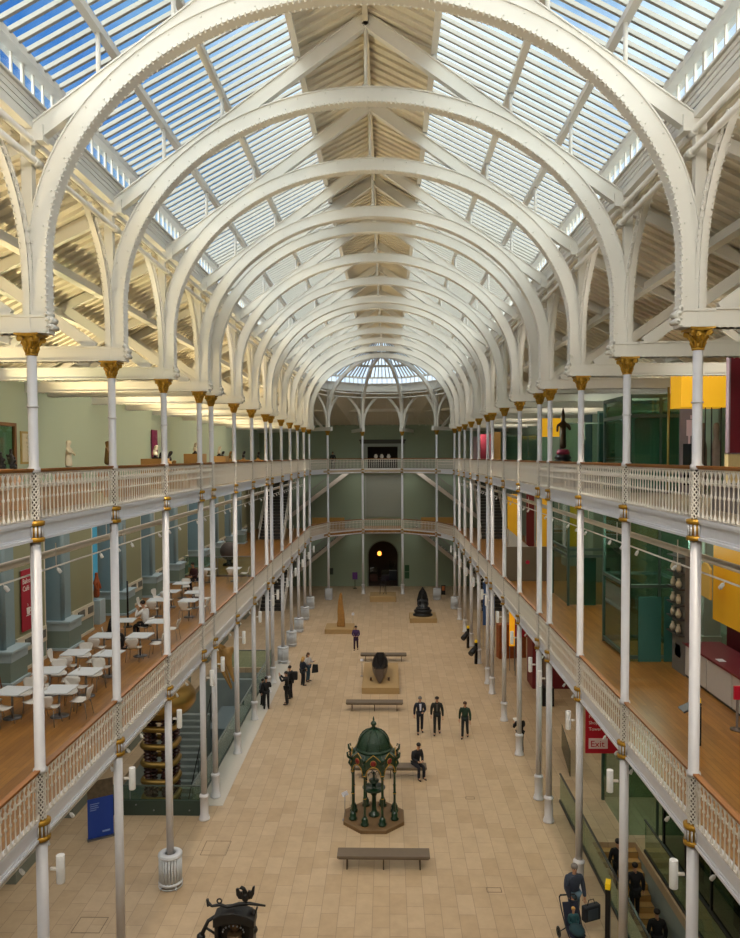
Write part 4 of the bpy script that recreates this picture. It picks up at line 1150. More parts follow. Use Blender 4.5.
# moulded shell chair: seat curving into a waisted back
def shell():
    mb = MB(); rows = []
    prof = [(.21,.43,.17),(.23,.455,.20),(.12,.45,.23),(0,.44,.235),(-.12,.445,.21),(-.19,.48,.15),(-.22,.55,.13),(-.24,.62,.18),(-.26,.70,.225),(-.275,.78,.22),(-.28,.83,.17)]
    for y, z, w in prof:
        rows.append([(w*q, y + (.03 if z > .5 else 0)*q*q*1.2, z+(.02*q*q if z < .5 else 0)) for q in (-1,-.75,-.4,0,.4,.75,1)])
    v = [p for r_ in rows for p in r_]; n = len(v); v += [(x, y-(.012 if z>.5 else 0), z-(.014 if z<.5 else .0)) for x,y,z in v]
    f = []
    for i in range(len(rows)-1):
        for k in range(6):
            a = i*7+k; f += [(a,a+1,a+8,a+7),(n+a+7,n+a+8,n+a+1,n+a)]
    L = len(rows)
    for i in range(L-1):
        for k in (0,6):
            a = i*7+k; f.append((a,a+7,n+a+7,n+a))
    for k in range(6):
        for b_ in (0,(L-1)*7): f.append((b_+k,b_+k+1,n+b_+k+1,n+b_+k))
    return mb.add(v, f, True)
me_sh = mesh_of(shell(), 'chair_shell', CW)
me_leg = {}
for a in (-1,1):
    for b_ in (-1,1):
        me_leg[a,b_] = mesh_of(MB().tube([(.06*a,.05*b_,.43),(.19*a,(.17*b_),.41),(.235*a,.235*b_,0)], .009, 6), 'leg', STEEL)
def cafe_chair(x, y, rz, label):
    r = empty('cafe_chair', (x,y,F1), rz); tag(r, label, 'chair', 'white moulded chairs in the cafe')
    inst('shell', me_sh, r)
    for k in me_leg: inst('leg', me_leg[k], r)
    return r
TABLES = [((12,690.5),'at the left edge','NSWE'),((59,689),'first along beside the railing','SEN'),((49.5,670),'behind the nearest left column','NES'),
          ((86,671),'second along beside the railing','SN'),((76,652),'beyond the red banner','SENW'),((109,653),'third along beside the railing','S'),
          ((104,635),'where someone in black sits','S'),((125,620),'between the two seated customers',''),((140,635),'in front of the white-shirted man','SE'),((157,621),'near the third column','E'),
          ((171,591),'in the middle group','SW'),((182,583),'by the far wall','N'),((157,599.5),'level with the third column','SW'),((189,600),'beside the dark purple bag','SE'),
          ((194,592),'just behind the third column','NE'),((209,569),'near the customer in dark red','S'),((234,568),'by the glass screen','SE')]
tn = 0
for (px, py), where, ch in TABLES:
    p = at(px, py, F1+.74); rz = .05*((tn*7) % 5-2)
    t = empty('cafe_table', (p.x, p.y, F1), rz); tag(t, 'square white cafe table %s' % where, 'table', 'square white tables of the cafe')
    inst('tabletop', me_tt, t); inst('pedestal', me_tp, t); inst('base', me_tb, t)
    for c_ in ch:
        dx, dy, a = {'S':(0,-.60,0),'N':(0,.60,pi),'E':(.60,0,pi/2),'W':(-.60,0,-pi/2)}[c_]
        cafe_chair(p.x+dx, p.y+dy, a+rz*2+.12*(tn%3-1), 'white cafe chair %s the table %s' % ({'S':'on the near side of','N':'on the far side of','E':'on the railing side of','W':'on the wall side of'}[c_], where))
    tn += 1
# dark coat stand post
p = at(128, 627, F1); r = empty('cafe_post', (p.x,p.y,F1)); tag(r, 'thin black post standing between the two seated cafe customers', 'post')
MB().cyl((0,0,0),.04,1.9,8).build('pole', BLACK, r); MB().cyl((0,0,0),.18,.03,14).build('base', BLACK, r)
# seated customers
p = at(110, 636, F1+.5); person((p.x,p.y,F1), -1.2, 'person in black seated at a cafe table, seen from behind', top='#121214', legs='#1a1a1c', pose='sit', armL='lap', armR='lap', lean=.05)
cafe_chair(p.x, p.y, -1.2, 'white moulded cafe chair under the person in black')
p = at(146, 625, F1+.5); person((p.x,p.y,F1), 1.35, 'man in white shirt seated sideways holding his hand to his face', top='#d9d6d2', legs='#141418', pose='sit', armL='face', armR='lap', lean=.03)
cafe_chair(p.x, p.y, 1.35, 'white moulded cafe chair under the man in the white shirt')
p = at(195, 580, F1+.5); person((p.x,p.y,F1), 2.6, 'person in dark red seated far along the cafe wall', top='#3a1a1e', legs='#141418', pose='sit', armL='lap', armR='lap', lean=.05)
cafe_chair(p.x, p.y, 2.6, 'white moulded cafe chair under the person in dark red')
p = at(196, 601, F1); r = empty('shoulder_bag', (p.x,p.y,F1)); tag(r, 'dark purple bag on the cafe floor beside a table', 'bag')
MB().ball((0,0,.2),.2,10,6,sx=1.1,sy=.6).build('body', mat('bag_purple','#43283a',.7), r); MB().tube([(-.15,0,.3),(-.08,0,.5),(.08,0,.5),(.15,0,.3)],.012,5).build('strap', BLACK, r)
# terracotta figure in the recess, round stone ball, glass screen, timber chair far left
p = at(111, 607, F1+.8); r = empty('terracotta_figure', (-11.75, 30.6, F1)); tag(r, 'small orange brown figure in the first dark wall recess of the cafe', 'sculpture')
MB().box(-.25,.25,-.3,.3,0,1.0).build('pedestal', BLUEL, r)
skin('figure', {'a':(V3(0,0,1.05),.16),'b':(V3(0,0,1.5),.13),'c':(V3(0,0,1.8),.15),'n':(V3(0,0,2.0),.06),'h':(V3(0,0,2.15),.1),'l':(V3(0,-.22,1.7),.06),'r':(V3(0,.22,1.7),.06),'l2':(V3(.1,-.2,1.4),.05),'r2':(V3(.1,.2,1.4),.05)},
     [('a','b'),('b','c'),('c','n'),('n','h'),('c','l'),('c','r'),('l','l2'),('r','r2')], mat('terracotta','#9a4a22',.8), r)
p = aty(229, 551, 47.0); r = empty('round_boulder', (p.x, p.y, F1)); tag(r, 'large dark round stone ball on a stand at the far end of the cafe', 'sculpture')
MB().ball((0,0,p.z-F1),.58,18,12).build('ball', mat('dark_stone','#4a3f3a',.7,noise=.5,nscale=5,bump=.6), r); MB().lathe([(.4,0),(.4,.1),(.15,.2),(.2,p.z-F1-.5)],14).build('stand', BLACK, r)
p = at(225, 580, F1); r = empty('glass_screen', (-9.9, p.y+1.2, F1)); tag(r, 'low clear glass screen across the far end of the cafe', 'screen')
MB().box(-1.6,2.6,-.01,.01,.1,1.15).build('pane', GLASSB, r); MB().box(-1.6,2.6,-.03,.03,1.15,1.19).box(-1.6,2.6,-.03,.03,0,.1).build('rail', STEEL, r)
for xx in (-1.5,.5,2.5): MB().box(xx-.03,xx+.03,-.03,.03,0,1.15).build('post', STEEL, r)
p = at(3, 678, F1); r = empty('high_chair', (-11.1, 21.0, F1)); tag(r, 'brown wooden high chair at the left edge beneath the red banner', 'chair')
m = MB()
for a in (-1,1):
    for b_ in (-1,1): m = MB().tube([(.25*a,.25*b_,0),(.16*a,.15*b_,.95)],.02,6); m.build('leg', mat('red_brown_wood','#7a3d1c',.5), r)
MB().box(-.2,.2,-.2,.2,.55,.6).build('seat', mat('red_brown_wood','#7a3d1c',.5), r); MB().box(-.2,-.17,-.17,.17,.6,.98).build('backrest', mat('red_brown_wood','#7a3d1c',.5), r)

# ------------------------------------------------------------------ upper left gallery exhibits
MARB = mat('ivory_marble','#d8ccb0',.6,noise=.05); BRZ = mat('warm_bronze','#8a6a3a',.4,metal=.5,noise=.3); PINKP = mat('fawn_plinth','#c09a78',.7); DKBUST = mat('dark_bronze','#211d1c',.4,metal=.4)
r = empty('display_case', (-11.4, 21.0, F2)); tag(r, 'tall timber framed glass case at the far left of the upper gallery', 'display case')
m = MB()
for x0,x1,y0,y1,z0,z1 in ((-.55,.55,-1.6,1.4,2.22,2.32),(-.55,.55,-1.6,1.4,0,.75)): m.box(x0,x1,y0,y1,z0,z1)
for x in (-.5,.5):
    for y in (-1.55,1.35): m.box(x-.05,x+.05,y-.05,y+.05,.75,2.22)
m.build('frame', mat('brown_case_frame','#6f4a26',.5), r); MB().box(-.5,.5,-1.5,1.3,.76,2.2).build('panes', glass('case_glass','#b8d6c8',tr=.85), r)
r = empty('bronze_group', (-9.3, 18.75, F2)); tag(r, 'small black bronze figure group by the glass case at the left edge', 'sculpture')
MB().box(-.3,.3,-.3,.3,0,.98).build('plinth', PINKP, r)
for k, (x, y, h_) in enumerate(((-.13,0,.42),(.08,.1,.5),(.2,-.1,.36))):
    skin('figure', {'a':(V3(x,y,1.0),.09),'b':(V3(x,y,1.0+h_*.55),.07),'n':(V3(x,y,1.0+h_*.78),.03),'h':(V3(x,y,1.0+h_),.05),'l':(V3(x-.13,y,1.0+h_*.7),.03),'r':(V3(x+.13,y,1.0+h_*.5),.03),'q':(V3(x+.15,y-.1,1.02),.05)}, [('a','b'),('b','n'),('n','h'),('b','l'),('b','r'),('a','q')], DKBUST, r)
def figure(px, ytop, X, label, m_, kind='statue', plm=PINKP, hgt=.95, group=None):
    p = atx(px, ytop, X); r = empty('statue' if kind == 'statue' else 'portrait_bust', (p.x, p.y, F2)); tag(r, label, 'sculpture')
    zt = p.z-F2
    if kind == 'statue':
        zb = zt-hgt; s = hgt/.95
        MB().box(-.3,.3,-.3,.3,0,zb).box(-.34,.34,-.34,.34,zb-.06,zb).build('plinth', plm, r)
        skin('figure', {'f':(V3(0,0,zb+.03),.15*s,.13*s),'k':(V3(0,.02,zb+.25*s),.13*s,.11*s),'p':(V3(0,0,zb+.45*s),.11*s,.09*s),'c':(V3(0,0,zb+.62*s),.16*s,.12*s),'n':(V3(0,.0,zb+.74*s),.045*s),'h':(V3(0.02,0,zb+.84*s),.115*s,.115*s),'h2':(V3(.02,0,zb+.92*s),.07*s),
          's':(V3(.0,-.15*s,zb+.66*s),.045*s),'e':(V3(.1*s,-.17*s,zb+.52*s),.04*s),'w':(V3(.2*s,-.05*s,zb+.5*s),.035*s),'S':(V3(.0,.15*s,zb+.66*s),.045*s),'E':(V3(.08*s,.17*s,zb+.5*s),.04*s),'W':(V3(.2*s,.05*s,zb+.44*s),.035*s)},
          [('f','k'),('k','p'),('p','c'),('c','n'),('n','h'),('h','h2'),('c','s'),('s','e'),('e','w'),('c','S'),('S','E'),('E','W')], m_, r)
    else:
        zb = zt-.62
        MB().box(-.45,.45,-.45,.45,0,zb-.06).box(-.55,.55,-.5,.5,0,.25).build('plinth', plm, r)
        MB().lathe([(.14,zb-.06),(.14,zb-.01),(.07,zb+.02),(.06,zb+.1)],12).build('socle', plm if m_ is not MARB else DKBUST, r)
        skin('bust', {'c':(V3(0,0,zb+.14),.2,.15),'n':(V3(.01,0,zb+.27),.09),'h':(V3(.03,0,zb+.42),.14,.14),'h2':(V3(.03,0,zb+.52),.10),'l':(V3(0,-.2,zb+.15),.11),'r':(V3(0,.2,zb+.15),.11),'z':(V3(0,0,zb+.1),.09),'o':(V3(.13,0,zb+.43),.025)},
          [('z','c'),('c','n'),('n','h'),('h','h2'),('c','l'),('c','r'),('h','o')], m_, r)
    return r
figure(68, 439, -9.6, 'ivory marble statue of a long-haired figure above the upper left railing', MARB)
figure(107, 440, -9.6, 'brown bronze standing figure beside the second left column', BRZ)
TANC = mat('honey_plinth','#b48a50',.6)
for px, yt, X, lb, m_ in ((155,442,-9.0,'ivory bust on a honey-coloured plinth just before the third left column',MARB),(160.5,449,-10.0,'dark bronze bust beside the ivory bust, just before the third left column',DKBUST),
    (169.5,448,-8.8,'dark bust just beyond the third left column',DKBUST),(173,457,-8.2,'small tan figure head beyond the third left column',BRZ),(195,440,-9.0,'ivory bust on dark socle just before the fourth left column',MARB),
    (219,444,-9.0,'ivory bust beyond the fifth left column',MARB),(222.5,449,-9.8,'dark bust behind an ivory bust beyond the fifth left column',DKBUST),(230,449,-9.0,'small tan bust just before the sixth left column',BRZ),(243.5,449,-8.6,'large dark head between the sixth and seventh left columns',DKBUST),
    (258,450,-8.6,'dark bust just before the eighth left column',DKBUST)):
    figure(px, yt, X, lb, m_, 'bust', TANC)
r = empty('relief_panel', tuple(atx(26, 464, -12.35))); tag(r, 'upright ivory relief panel in gilt frame beside the timber framed case', 'relief')
MB().box(0,.08,-.5,.5,0,1.15).build('frame', mat('gilt_frame','#b09550',.5), r); m = MB().box(.08,.1,-.4,.4,.08,1.07)
for k in range(6): m.tube([(.1,-.1+.06*math.sin(k),.15+.15*k),(.12,.1*math.cos(k*2),.22+.15*k)],.05,6)
m.build('carving', MARB, r)
def wall_banner(px, yt, yb, w, label, m_):
    p = atx(px, yt, -12.25); q = atx(px, yb, -12.25)
    o = MB().box(0,.04,-w/2,w/2,q.z-p.z,0).build('wall_banner', m_, None, (p.x,p.y,p.z)); tag(o, label, 'banner'); return o
wall_banner(154, 430, 462, .95, 'narrow purple banner on the upper left gallery wall', mat('purple_banner','#7d1a4c',.6))
wall_banner(286.5, 439, 452, 1.6, 'small crimson banner far along the upper left gallery wall', mat('crimson_banner','#8f1a3e',.6))
# low cases seen through the upper railing
for i, (y, l) in enumerate(((14.5,3.0),(19.0,3.2),(24.5,2.6),(34.0,3.0),(39.0,2.6))):
    r = empty('low_case', (-8.2, y, F2)); tag(r, 'low fawn display bench behind the upper left railing, %s from the viewer' % ORD[i+1], 'display case', 'low cases behind the upper left railing')
    MB().box(-.35,.35,-l/2,l/2,0,.55).build('body', PINKP, r, bevel=.01); MB().box(-.4,.4,-l/2-.04,l/2+.04,.55,.6).build('top', mat('pale_case_top','#d8c3ac',.5), r)

# ------------------------------------------------------------------ left pit, generator, skull, sign board
mb = MB(); mb.box(-6.72,-5.72,27.0,46.5,.0,.012); struct(mb.build('trim_12', mat('pale_kerb_stone','#bfb9ae',.6)))
DGR = mat('dark_green_panel','#36453c',.5)
r = empty('pit_barrier', (-8.5, 26.3, 0)); tag(r, 'dark green low wall with glass across the near end of the left opening', 'barrier')
MB().box(-1.75,2.15,-.06,.06,0,.55).build('panel', DGR, r)
for k in range(3):
    m = MB(); m.box(-1.7+k*1.29,-.46+k*1.29,-.012,.012,.55,1.05); m.build('pane', GLASSB, r)
MB().box(-1.75,2.15,-.03,.03,1.05,1.09).build('rail', mat('rail_green_grey','#56635b',.4,metal=.4), r)
for k in range(6): MB().lathe([(.03,0),(.03,.02)],8).xform(Matrix.Translation((-1.5+k*.65,-.07,.2 if k%2 else .4)) @ Matrix.Rotation(pi/2,4,'X')).build('fixing', STEEL, r)
for i, (y0, y1) in enumerate(((26.3,30.2),(30.2,34.1),(34.1,38.0),(38.0,41.9),(41.9,45.1))):
    r = empty('glass_balustrade', (-6.66, y0, 0)); tag(r, 'clear glass balustrade panel along the left opening, %s from the near corner' % ORD[i+1], 'balustrade', 'glass panels round the left opening')
    MB().box(-.012,.012,.04,y1-y0-.04,.02,1.05).build('pane', GLASSB, r); MB().box(-.03,.03,0,y1-y0,1.05,1.09).build('handrail', mat('rail_green_grey','#56635b',.4,metal=.4), r); MB().box(-.03,.03,0,y1-y0,0,.1).build('shoe_rail', DGR, r)
r = empty('glass_balustrade', (-8.5, 45.1, 0)); tag(r, 'clear glass balustrade across the far end of the left opening', 'balustrade')
MB().box(-1.75,1.8,-.012,.012,.02,1.05).build('pane', GLASSB, r); MB().box(-1.75,1.8,-.03,.03,1.05,1.09).build('handrail', STEEL, r)
# stair and boxes in the basement
st = empty('basement_stair', (-9.4, 33, -3.7)); tag(st, 'grey stair with black handrails going down in the left opening', 'stair')
m = MB()
for k in range(16): m.box(-.7,.7,k*.28,(k+1)*.28+.02,0,.22*(k+1)-.02)
m.build('steps', mat('grey_step','#7c8480',.7), st)
for x in (-.75,.75):
    m = MB(); m.tube([(x,0,1.1),(x,4.48,4.5),(x,5.4,4.6)],.025,6)
    for k in range(0,16,3): m.tube([(x,k*.28+.1,.2*(k+1)),(x,k*.28+.1,.22*(k+1)+.95)],.015,5)
    m.build('handrail', BLACK, st)
mb = MB(); mb.box(-9.0,-6.9,38.0,41.5,-3.7,-1.2); o = mb.build('basement_counter', mat('blue_grey_box','#66757a',.7)); tag(o, 'pale blue grey boxed counter down in the left opening', 'counter')
mb = MB(); mb.box(-10.2,-6.85,44.2,44.5,-3.7,-.5); o = mb.build('basement_partition', mat('grey_partition','#8a9493',.7)); tag(o, 'grey partition at the far end of the left opening', 'partition')
# high voltage generator
gp = aty(161, 740, 28.4); gx, gy = gp.x, 28.4
r = empty('voltage_generator', (gx, gy, -3.7)); tag(r, 'tall generator stack of brass rings on dark red ribbed insulators under a rounded brass hood', 'machine')
BRS = mat('brushed_brass','#9c7e42',.35,metal=.75,noise=.15,nscale=3); INS = mat('dark_red_insulator','#3a1613',.35)
for k in range(9):
    z = 6.25-.69*k
    if z < .3: break
    pts = []
    for i in range(32):
        t = 2*pi*i/32; cx_, cy_ = cos(t), sin(t); p4 = (abs(cx_)**4+abs(cy_)**4)**-.25
        pts.append((.62*cx_*p4, .55*cy_*p4, z))
    MB().tube(pts, .125, 10, closed=True).build('brass_ring', BRS, r)
for (x, y) in ((-.42,-.34),(.28,-.38),(.50,.34),(-.42,.36)):
    prof = []; z = .0
    while z < 6.6: prof += [(.10,z),(.165,z+.04),(.165,z+.07),(.10,z+.11)]; z += .14
    MB().lathe(prof, 12, (x,y,0)).build('insulator', INS, r)
pts = [(1.02*cos(2*pi*i/36), .8*sin(2*pi*i/36), 7.25) for i in range(36)]
hd_ = MB().lathe([(.05,6.75),(.9,6.72),(1.15,6.85),(1.36,7.15),(1.36,7.45),(1.15,7.78),(.85,7.92),(.6,7.85),(.5,7.7),(.05,7.68)], 32); hd_.build('brass_hood', BRS, r)
MB().box(-1.0,1.0,-.8,.8,0,.12).build('base', DGR, r)
# hanging skull
p = aty(226, 664, 34.0)
r = empty('whale_skull', (p.x, 34.0, p.z)); tag(r, 'large golden brown skull with long jaws hanging beneath the left gallery edge', 'skeleton')
BONE = mat('old_bone','#a8834a',.7,noise=.35,nscale=4,bump=.6)
skin('cranium', {'a':(V3(-.1,0,1.05),.22,.3),'b':(V3(0,0,.7),.33,.36),'c':(V3(.05,0,.3),.26,.25),'d':(V3(.2,0,-.25),.13,.12),'e':(V3(.36,0,-.85),.05,.05),'l':(V3(-.38,0,.85),.13),'r':(V3(.38,.1,.75),.1)}, [('a','b'),('b','c'),('c','d'),('d','e'),('a','l'),('b','r')], BONE, r)
for s_ in (-1,1): MB().tube([(-.35,.28*s_,.75),(-.3,.32*s_,.2),(-.05,.25*s_,-.4),(.25,.08*s_,-1.15)],[.09,.1,.07,.03],8).build('jaw', BONE, r)
MB().tube([(0,0,1.1),(0,0,F1-.34-p.z)],.01,5).build('hanging_wire', STEEL, r)
# blue pull-up board
p = at(101, 838, 0)
r = empty('pull_up_board', (p.x, p.y, 0), .55); tag(r, 'blue pull-up information board with a photograph across its top', 'sign')
MB().box(-.42,.42,-.01,.01,.06,1.42).build('blue_panel', mat('board_blue','#1740a0',.5), r); MB().box(-.42,.42,-.01,.01,1.42,2.02).build('photo_panel', mat('board_photo','#5b5040',.5,noise=.7,nscale=7), r)
MB().box(-.44,.44,-.1,.1,0,.06).build('base', STEEL, r)
m = MB()
for k, w_ in enumerate((.3,.26,.28,.2)): m.box(-.34,-.34+w_,-.018,-.012,1.22-.07*k,1.245-.07*k)
m.box(.05,.3,-.018,-.012,.2,.26); m.build('lettering_lines', mat('pale_blue_text','#7f9ad6',.5), r)

# ------------------------------------------------------------------ tracks and pipes along the galleries
def track(x, z, side, name, label, r_, heads, m_=RAILW):
    r = empty(name, (x, 10, z)); tag(r, label, 'track' if heads else 'pipe')
    MB().tube([(0,-2,0),(0,52.5,0)], r_, 8 if r_ < .05 else 12).build('rail' if heads else 'tube', m_, r)
    m = MB(); y = 1.5
    while y < 52: m.tube([(0,y,0),(0,y,.5 if z > 8 else .3)],.012,5); y += 4.1
    m.build('hangers', m_, r)
    if heads:
        m = MB().lathe([(.05,-.28),(.065,-.26),(.06,-.12),(.03,-.08)],10).tube([(0,0,0),(0,0,-.1)],.015,5); m.v = [(x*.6,y*.6,z*.62) for x,y,z in m.v]; me = mesh_of(m, 'spot_head', mat('lamp_white','#e6e6e4',.4))
        y = 1.0; k = 0
        while y < 51:
            o = inst('spot_head', me, r, (0,y,0)); o.rotation_euler = ((.3 if k%2 else -.2),.5*side,0); y += (1.1 if k%3 else 2.4); k += 1
    return r
track(-7.1, 10.85, -1, 'ceiling_pipe', 'thick white pipe slung under the upper left gallery', .085, False)
track(-6.62, 10.68, -1, 'light_track', 'thin track of white spotlights under the upper left gallery', .02, True)
track(6.9, 10.9, 1, 'ceiling_pipe', 'thick white pipe slung under the upper right gallery', .075, False)
track(6.55, 10.72, 1, 'light_track', 'thin track of white spotlights under the upper right gallery', .02, True)
track(-6.45, 5.35, -1, 'light_track', 'thin track of spotlights under the lower left gallery', .02, True)
track(6.45, 5.35, 1, 'light_track', 'thin track of spotlights under the lower right gallery', .02, True)
# ------------------------------------------------------------------ back wall furniture
r = empty('gallery_doorway', (0, YB, F2)); tag(r, 'pale stone door surround with cornice framing a dark opening on the far top gallery', 'door surround')
STN = mat('grey_stone','#9aa096',.7)
MB().box(-2.1,-1.5,-.2,-.01,0,2.5).box(1.5,2.1,-.2,-.01,0,2.5).box(-1.5,1.5,-.2,-.01,2.2,2.5).build('jambs', STN, r)
MB().box(-2.2,2.2,-.3,-.01,2.5,2.75).box(-2.3,2.3,-.4,-.01,2.75,2.9).build('cornice', mat('dark_cornice','#4a4a44',.7), r)
for k, x in enumerate((-.7,-.1,.6)):
    q = empty('lit_vessel', (x, YB+1.6, F2+1.0)); tag(q, 'pale lit vessel inside the dark top doorway, %s of three' % ['leftmost','middle','rightmost'][k], 'vessel', 'vessels inside the dark top doorway')
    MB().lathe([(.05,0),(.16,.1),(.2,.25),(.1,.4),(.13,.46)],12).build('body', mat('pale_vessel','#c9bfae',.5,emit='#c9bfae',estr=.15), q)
o = MB().box(-1.3,1.3,-.3,.3,0,1.0).build('display_counter', mat('dark_counter','#2a2522',.6), None, (0,YB+1.6,F2)); tag(o, 'dark counter inside the top doorway holding pale vessels', 'counter')
o = MB().box(-1.75,1.75,-.05,-.01,0,4.2).build('wall_panel', mat('pale_panel','#8f958a',.8), None, (.1,YB,F1+.9)); struct(o)
o = MB().box(-1.9,-1.75,-.12,-.01,0,4.6).box(1.75,1.9,-.12,-.01,0,4.6).build('trim_13', STN, None, (.1,YB,F1+.5)); struct(o)
# arched doorway trim and dim objects inside
m = MB(); ap2 = arch_poly(DW+.12, DS)
for i in range(len(ap2)-1):
    (x0,z0),(x1,z1) = ap2[i], ap2[i+1]; (a0,c0),(a1,c1) = ap[i], ap[i+1]
    m.prism([(x0,z0),(x1,z1),(a1,c1),(a0,c0)], 'y', -.12, -.005)
m.box(-DW-.12,-DW,-.12,-.005,0,DS); m.box(DW,DW+.12,-.12,-.005,0,DS); struct(m.build('trim_14', mat('door_trim','#77806f',.7), None, (0,YB,0)))
q = empty('hall_lantern', (-.4, YB+3.5, 2.6)); tag(q, 'amber lantern glowing inside the dark arched doorway', 'lamp'); MB().lathe([(.1,0),(.2,.1),(.2,.35),(.08,.45)],10).build('shade', mat('amber_glow','#ffb45a',.5,emit='#ffa040',estr=3), q); MB().tube([(0,0,.45),(0,0,3.3)],.012,5).build('cord', BLACK, q)
for k, (x, h_, cc) in enumerate(((-1.0,1.5,'#5a3020'),(.2,1.1,'#3a2a3a'),(1.0,2.0,'#2c3038'))):
    q = empty('showcase', (x, YB+3.2+k*.3, 0)); tag(q, 'dim showcase inside the arched doorway, %s' % ['on the left','in the middle','on the right'][k], 'display case', 'showcases inside the arched doorway')
    MB().box(-.4,.4,-.3,.3,0,h_*.5).build('body', mat('case'+cc, cc, .5), q); MB().box(-.38,.38,-.28,.28,h_*.5,h_).build('panes', GLASSD, q)
for (px,py,zc,lb) in ((407,568,None,'upper small green notice right of the arched doorway'),(407,575,None,'lower small green notice right of the arched doorway'),(331,571,None,'small dark notice left of the arched doorway')):
    p = aty(px,py,YB-.02); o = MB().box(-.22,.22,-.03,0,-.35,.3).build('wall_notice', mat('green_notice' if px>400 else 'dark_notice','#24502c' if px>400 else '#39443c',.6), None, tuple(p)); tag(o, lb, 'sign')
p = at(355, 588.5, 0); r = empty('notice_stand', (p.x,p.y,0)); tag(r, 'purple notice on a stand against the far wall', 'sign'); MB().box(-.25,.25,-.02,.02,.9,1.6).build('board', mat('purple_board','#5a2a78',.6), r); MB().cyl((0,.03,0),.03,1.5,8).cyl((0,.03,0),.2,.03,12).build('stand', BLACK, r)
p = at(443, 594, 0); r = empty('wall_sign_stand', (p.x,p.y-.3,0)); tag(r, 'small dark stand with orange face right of the far doorway', 'sign'); MB().box(-.2,.2,-.05,.05,0,.9).build('body', BLACK, r); MB().box(-.12,.12,-.07,-.05,.4,.8).build('face', mat('orange_face','#b0602a',.6), r)
# stairs along the back wall, a flight per storey and side
def flight(x0, x1, z0, z1, y0, y1, label, n=24):
    r = empty('gallery_stair', ((x0+x1)/2, (y0+y1)/2, z0)); tag(r, label, 'stair', 'stairs of the far end'); ox, oy, oz = r.location
    m = MB(); dx = (x1-x0)/n; dz = (z1-z0)/n
    for k in range(n):
        m.box(x0+dx*k-ox, x0+dx*(k+1)-ox, y0-oy, y1-oy, z0+dz*(k+1)-.16-oz, z0+dz*(k+1)-oz)
    m.build('steps', mat('dark_steps','#34322e',.6), r)
    for y in (y0, y1):
        m = MB(); m.bar((x0-ox,y-oy,z0-.05-oz),(x1-ox,y-oy,z1-.05-oz),.08,.36); m.build('stringer', RAILW, r)
        m = MB(); m.bar((x0-ox,y-oy,z0+.95-oz),(x1-ox,y-oy,z1+.95-oz),.06,.06)
        for k in range(n): 
            xx = x0+dx*(k+.5)-ox; zz = z0+dz*(k+.5)-oz; m.bar((xx,y-oy,zz+.05),(xx,y-oy,zz+.95),.03,.03,up=(0,1,0))
        m.build('banister', mat('grey_banister','#8b8880',.5), r)
for s_, sn in ((-1,'left'),(1,'right')):
    flight(s_*10.6, s_*3.2, F1, F2-.1, 71.4, 73.3, 'upper stair against the far wall between the two galleries, %s of centre' % sn)
    flight(s_*10.6, s_*3.2, 0, F1-.1, 71.4, 73.3, 'lower stair against the far wall up from the hall floor, %s of centre' % sn)
def side_flight(s_, z0, z1, label):
    r = empty('side_stair', (s_*9.3, 62.3, z0)); tag(r, label, 'stair', 'stairs at the ends of the side rooms')
    n = 22; m = MB(); dz = (z1-z0)/n
    for k in range(n): m.box(-1.0,1.0,k*.30-.6,(k+1)*.30-.6,dz*k,dz*(k+1)-.02)
    m.build('steps', mat('dark_steps','#34322e',.6), r)
    for x in (-1.05,1.05):
        m = MB(); m.bar((x,-.6,-.0),(x,n*.3-.6,dz*n),.08,.4,up=(0,0,1)); m.bar((x,-.6,.95),(x,n*.3-.6,dz*n+.95),.05,.05)
        for k in range(0,n,2): m.bar((x,k*.3-.4,dz*k),(x,k*.3-.4,dz*k+1.0),.025,.025,up=(0,1,0))
        m.build('balustrade', RAILW, r)
for s_, sn in ((-1,'left'),(1,'right')):
    side_flight(s_, 0, F1-.36, 'dark stepped stair at the far end of the %s aisle on the hall floor' % sn); side_flight(s_, F1, F2-.36, 'dark stepped stair at the far end of the lower %s gallery' % sn)
p = at(333, 458, F2+.9); p = aty(333, 460, 70.8); person((p.x, 70.6, F2), pi, 'person in dark clothes standing at the far left of the top gallery', top='#191a1e')
for (x, y, lb) in ((-5.2,70.3,'left'),(5.2,70.3,'right')):
    r = empty('timber_counter', (x,y,F1)); tag(r, 'long honey-coloured timber bench behind the far lower gallery railing, %s' % lb, 'bench'); MB().box(-1.6,1.6,-.2,.2,.42,.5).build('seat', WOOD, r); MB().box(-1.55,1.55,.15,.2,.0,1.1).build('backrest', mat('honey_timber','#a9813f',.5), r)

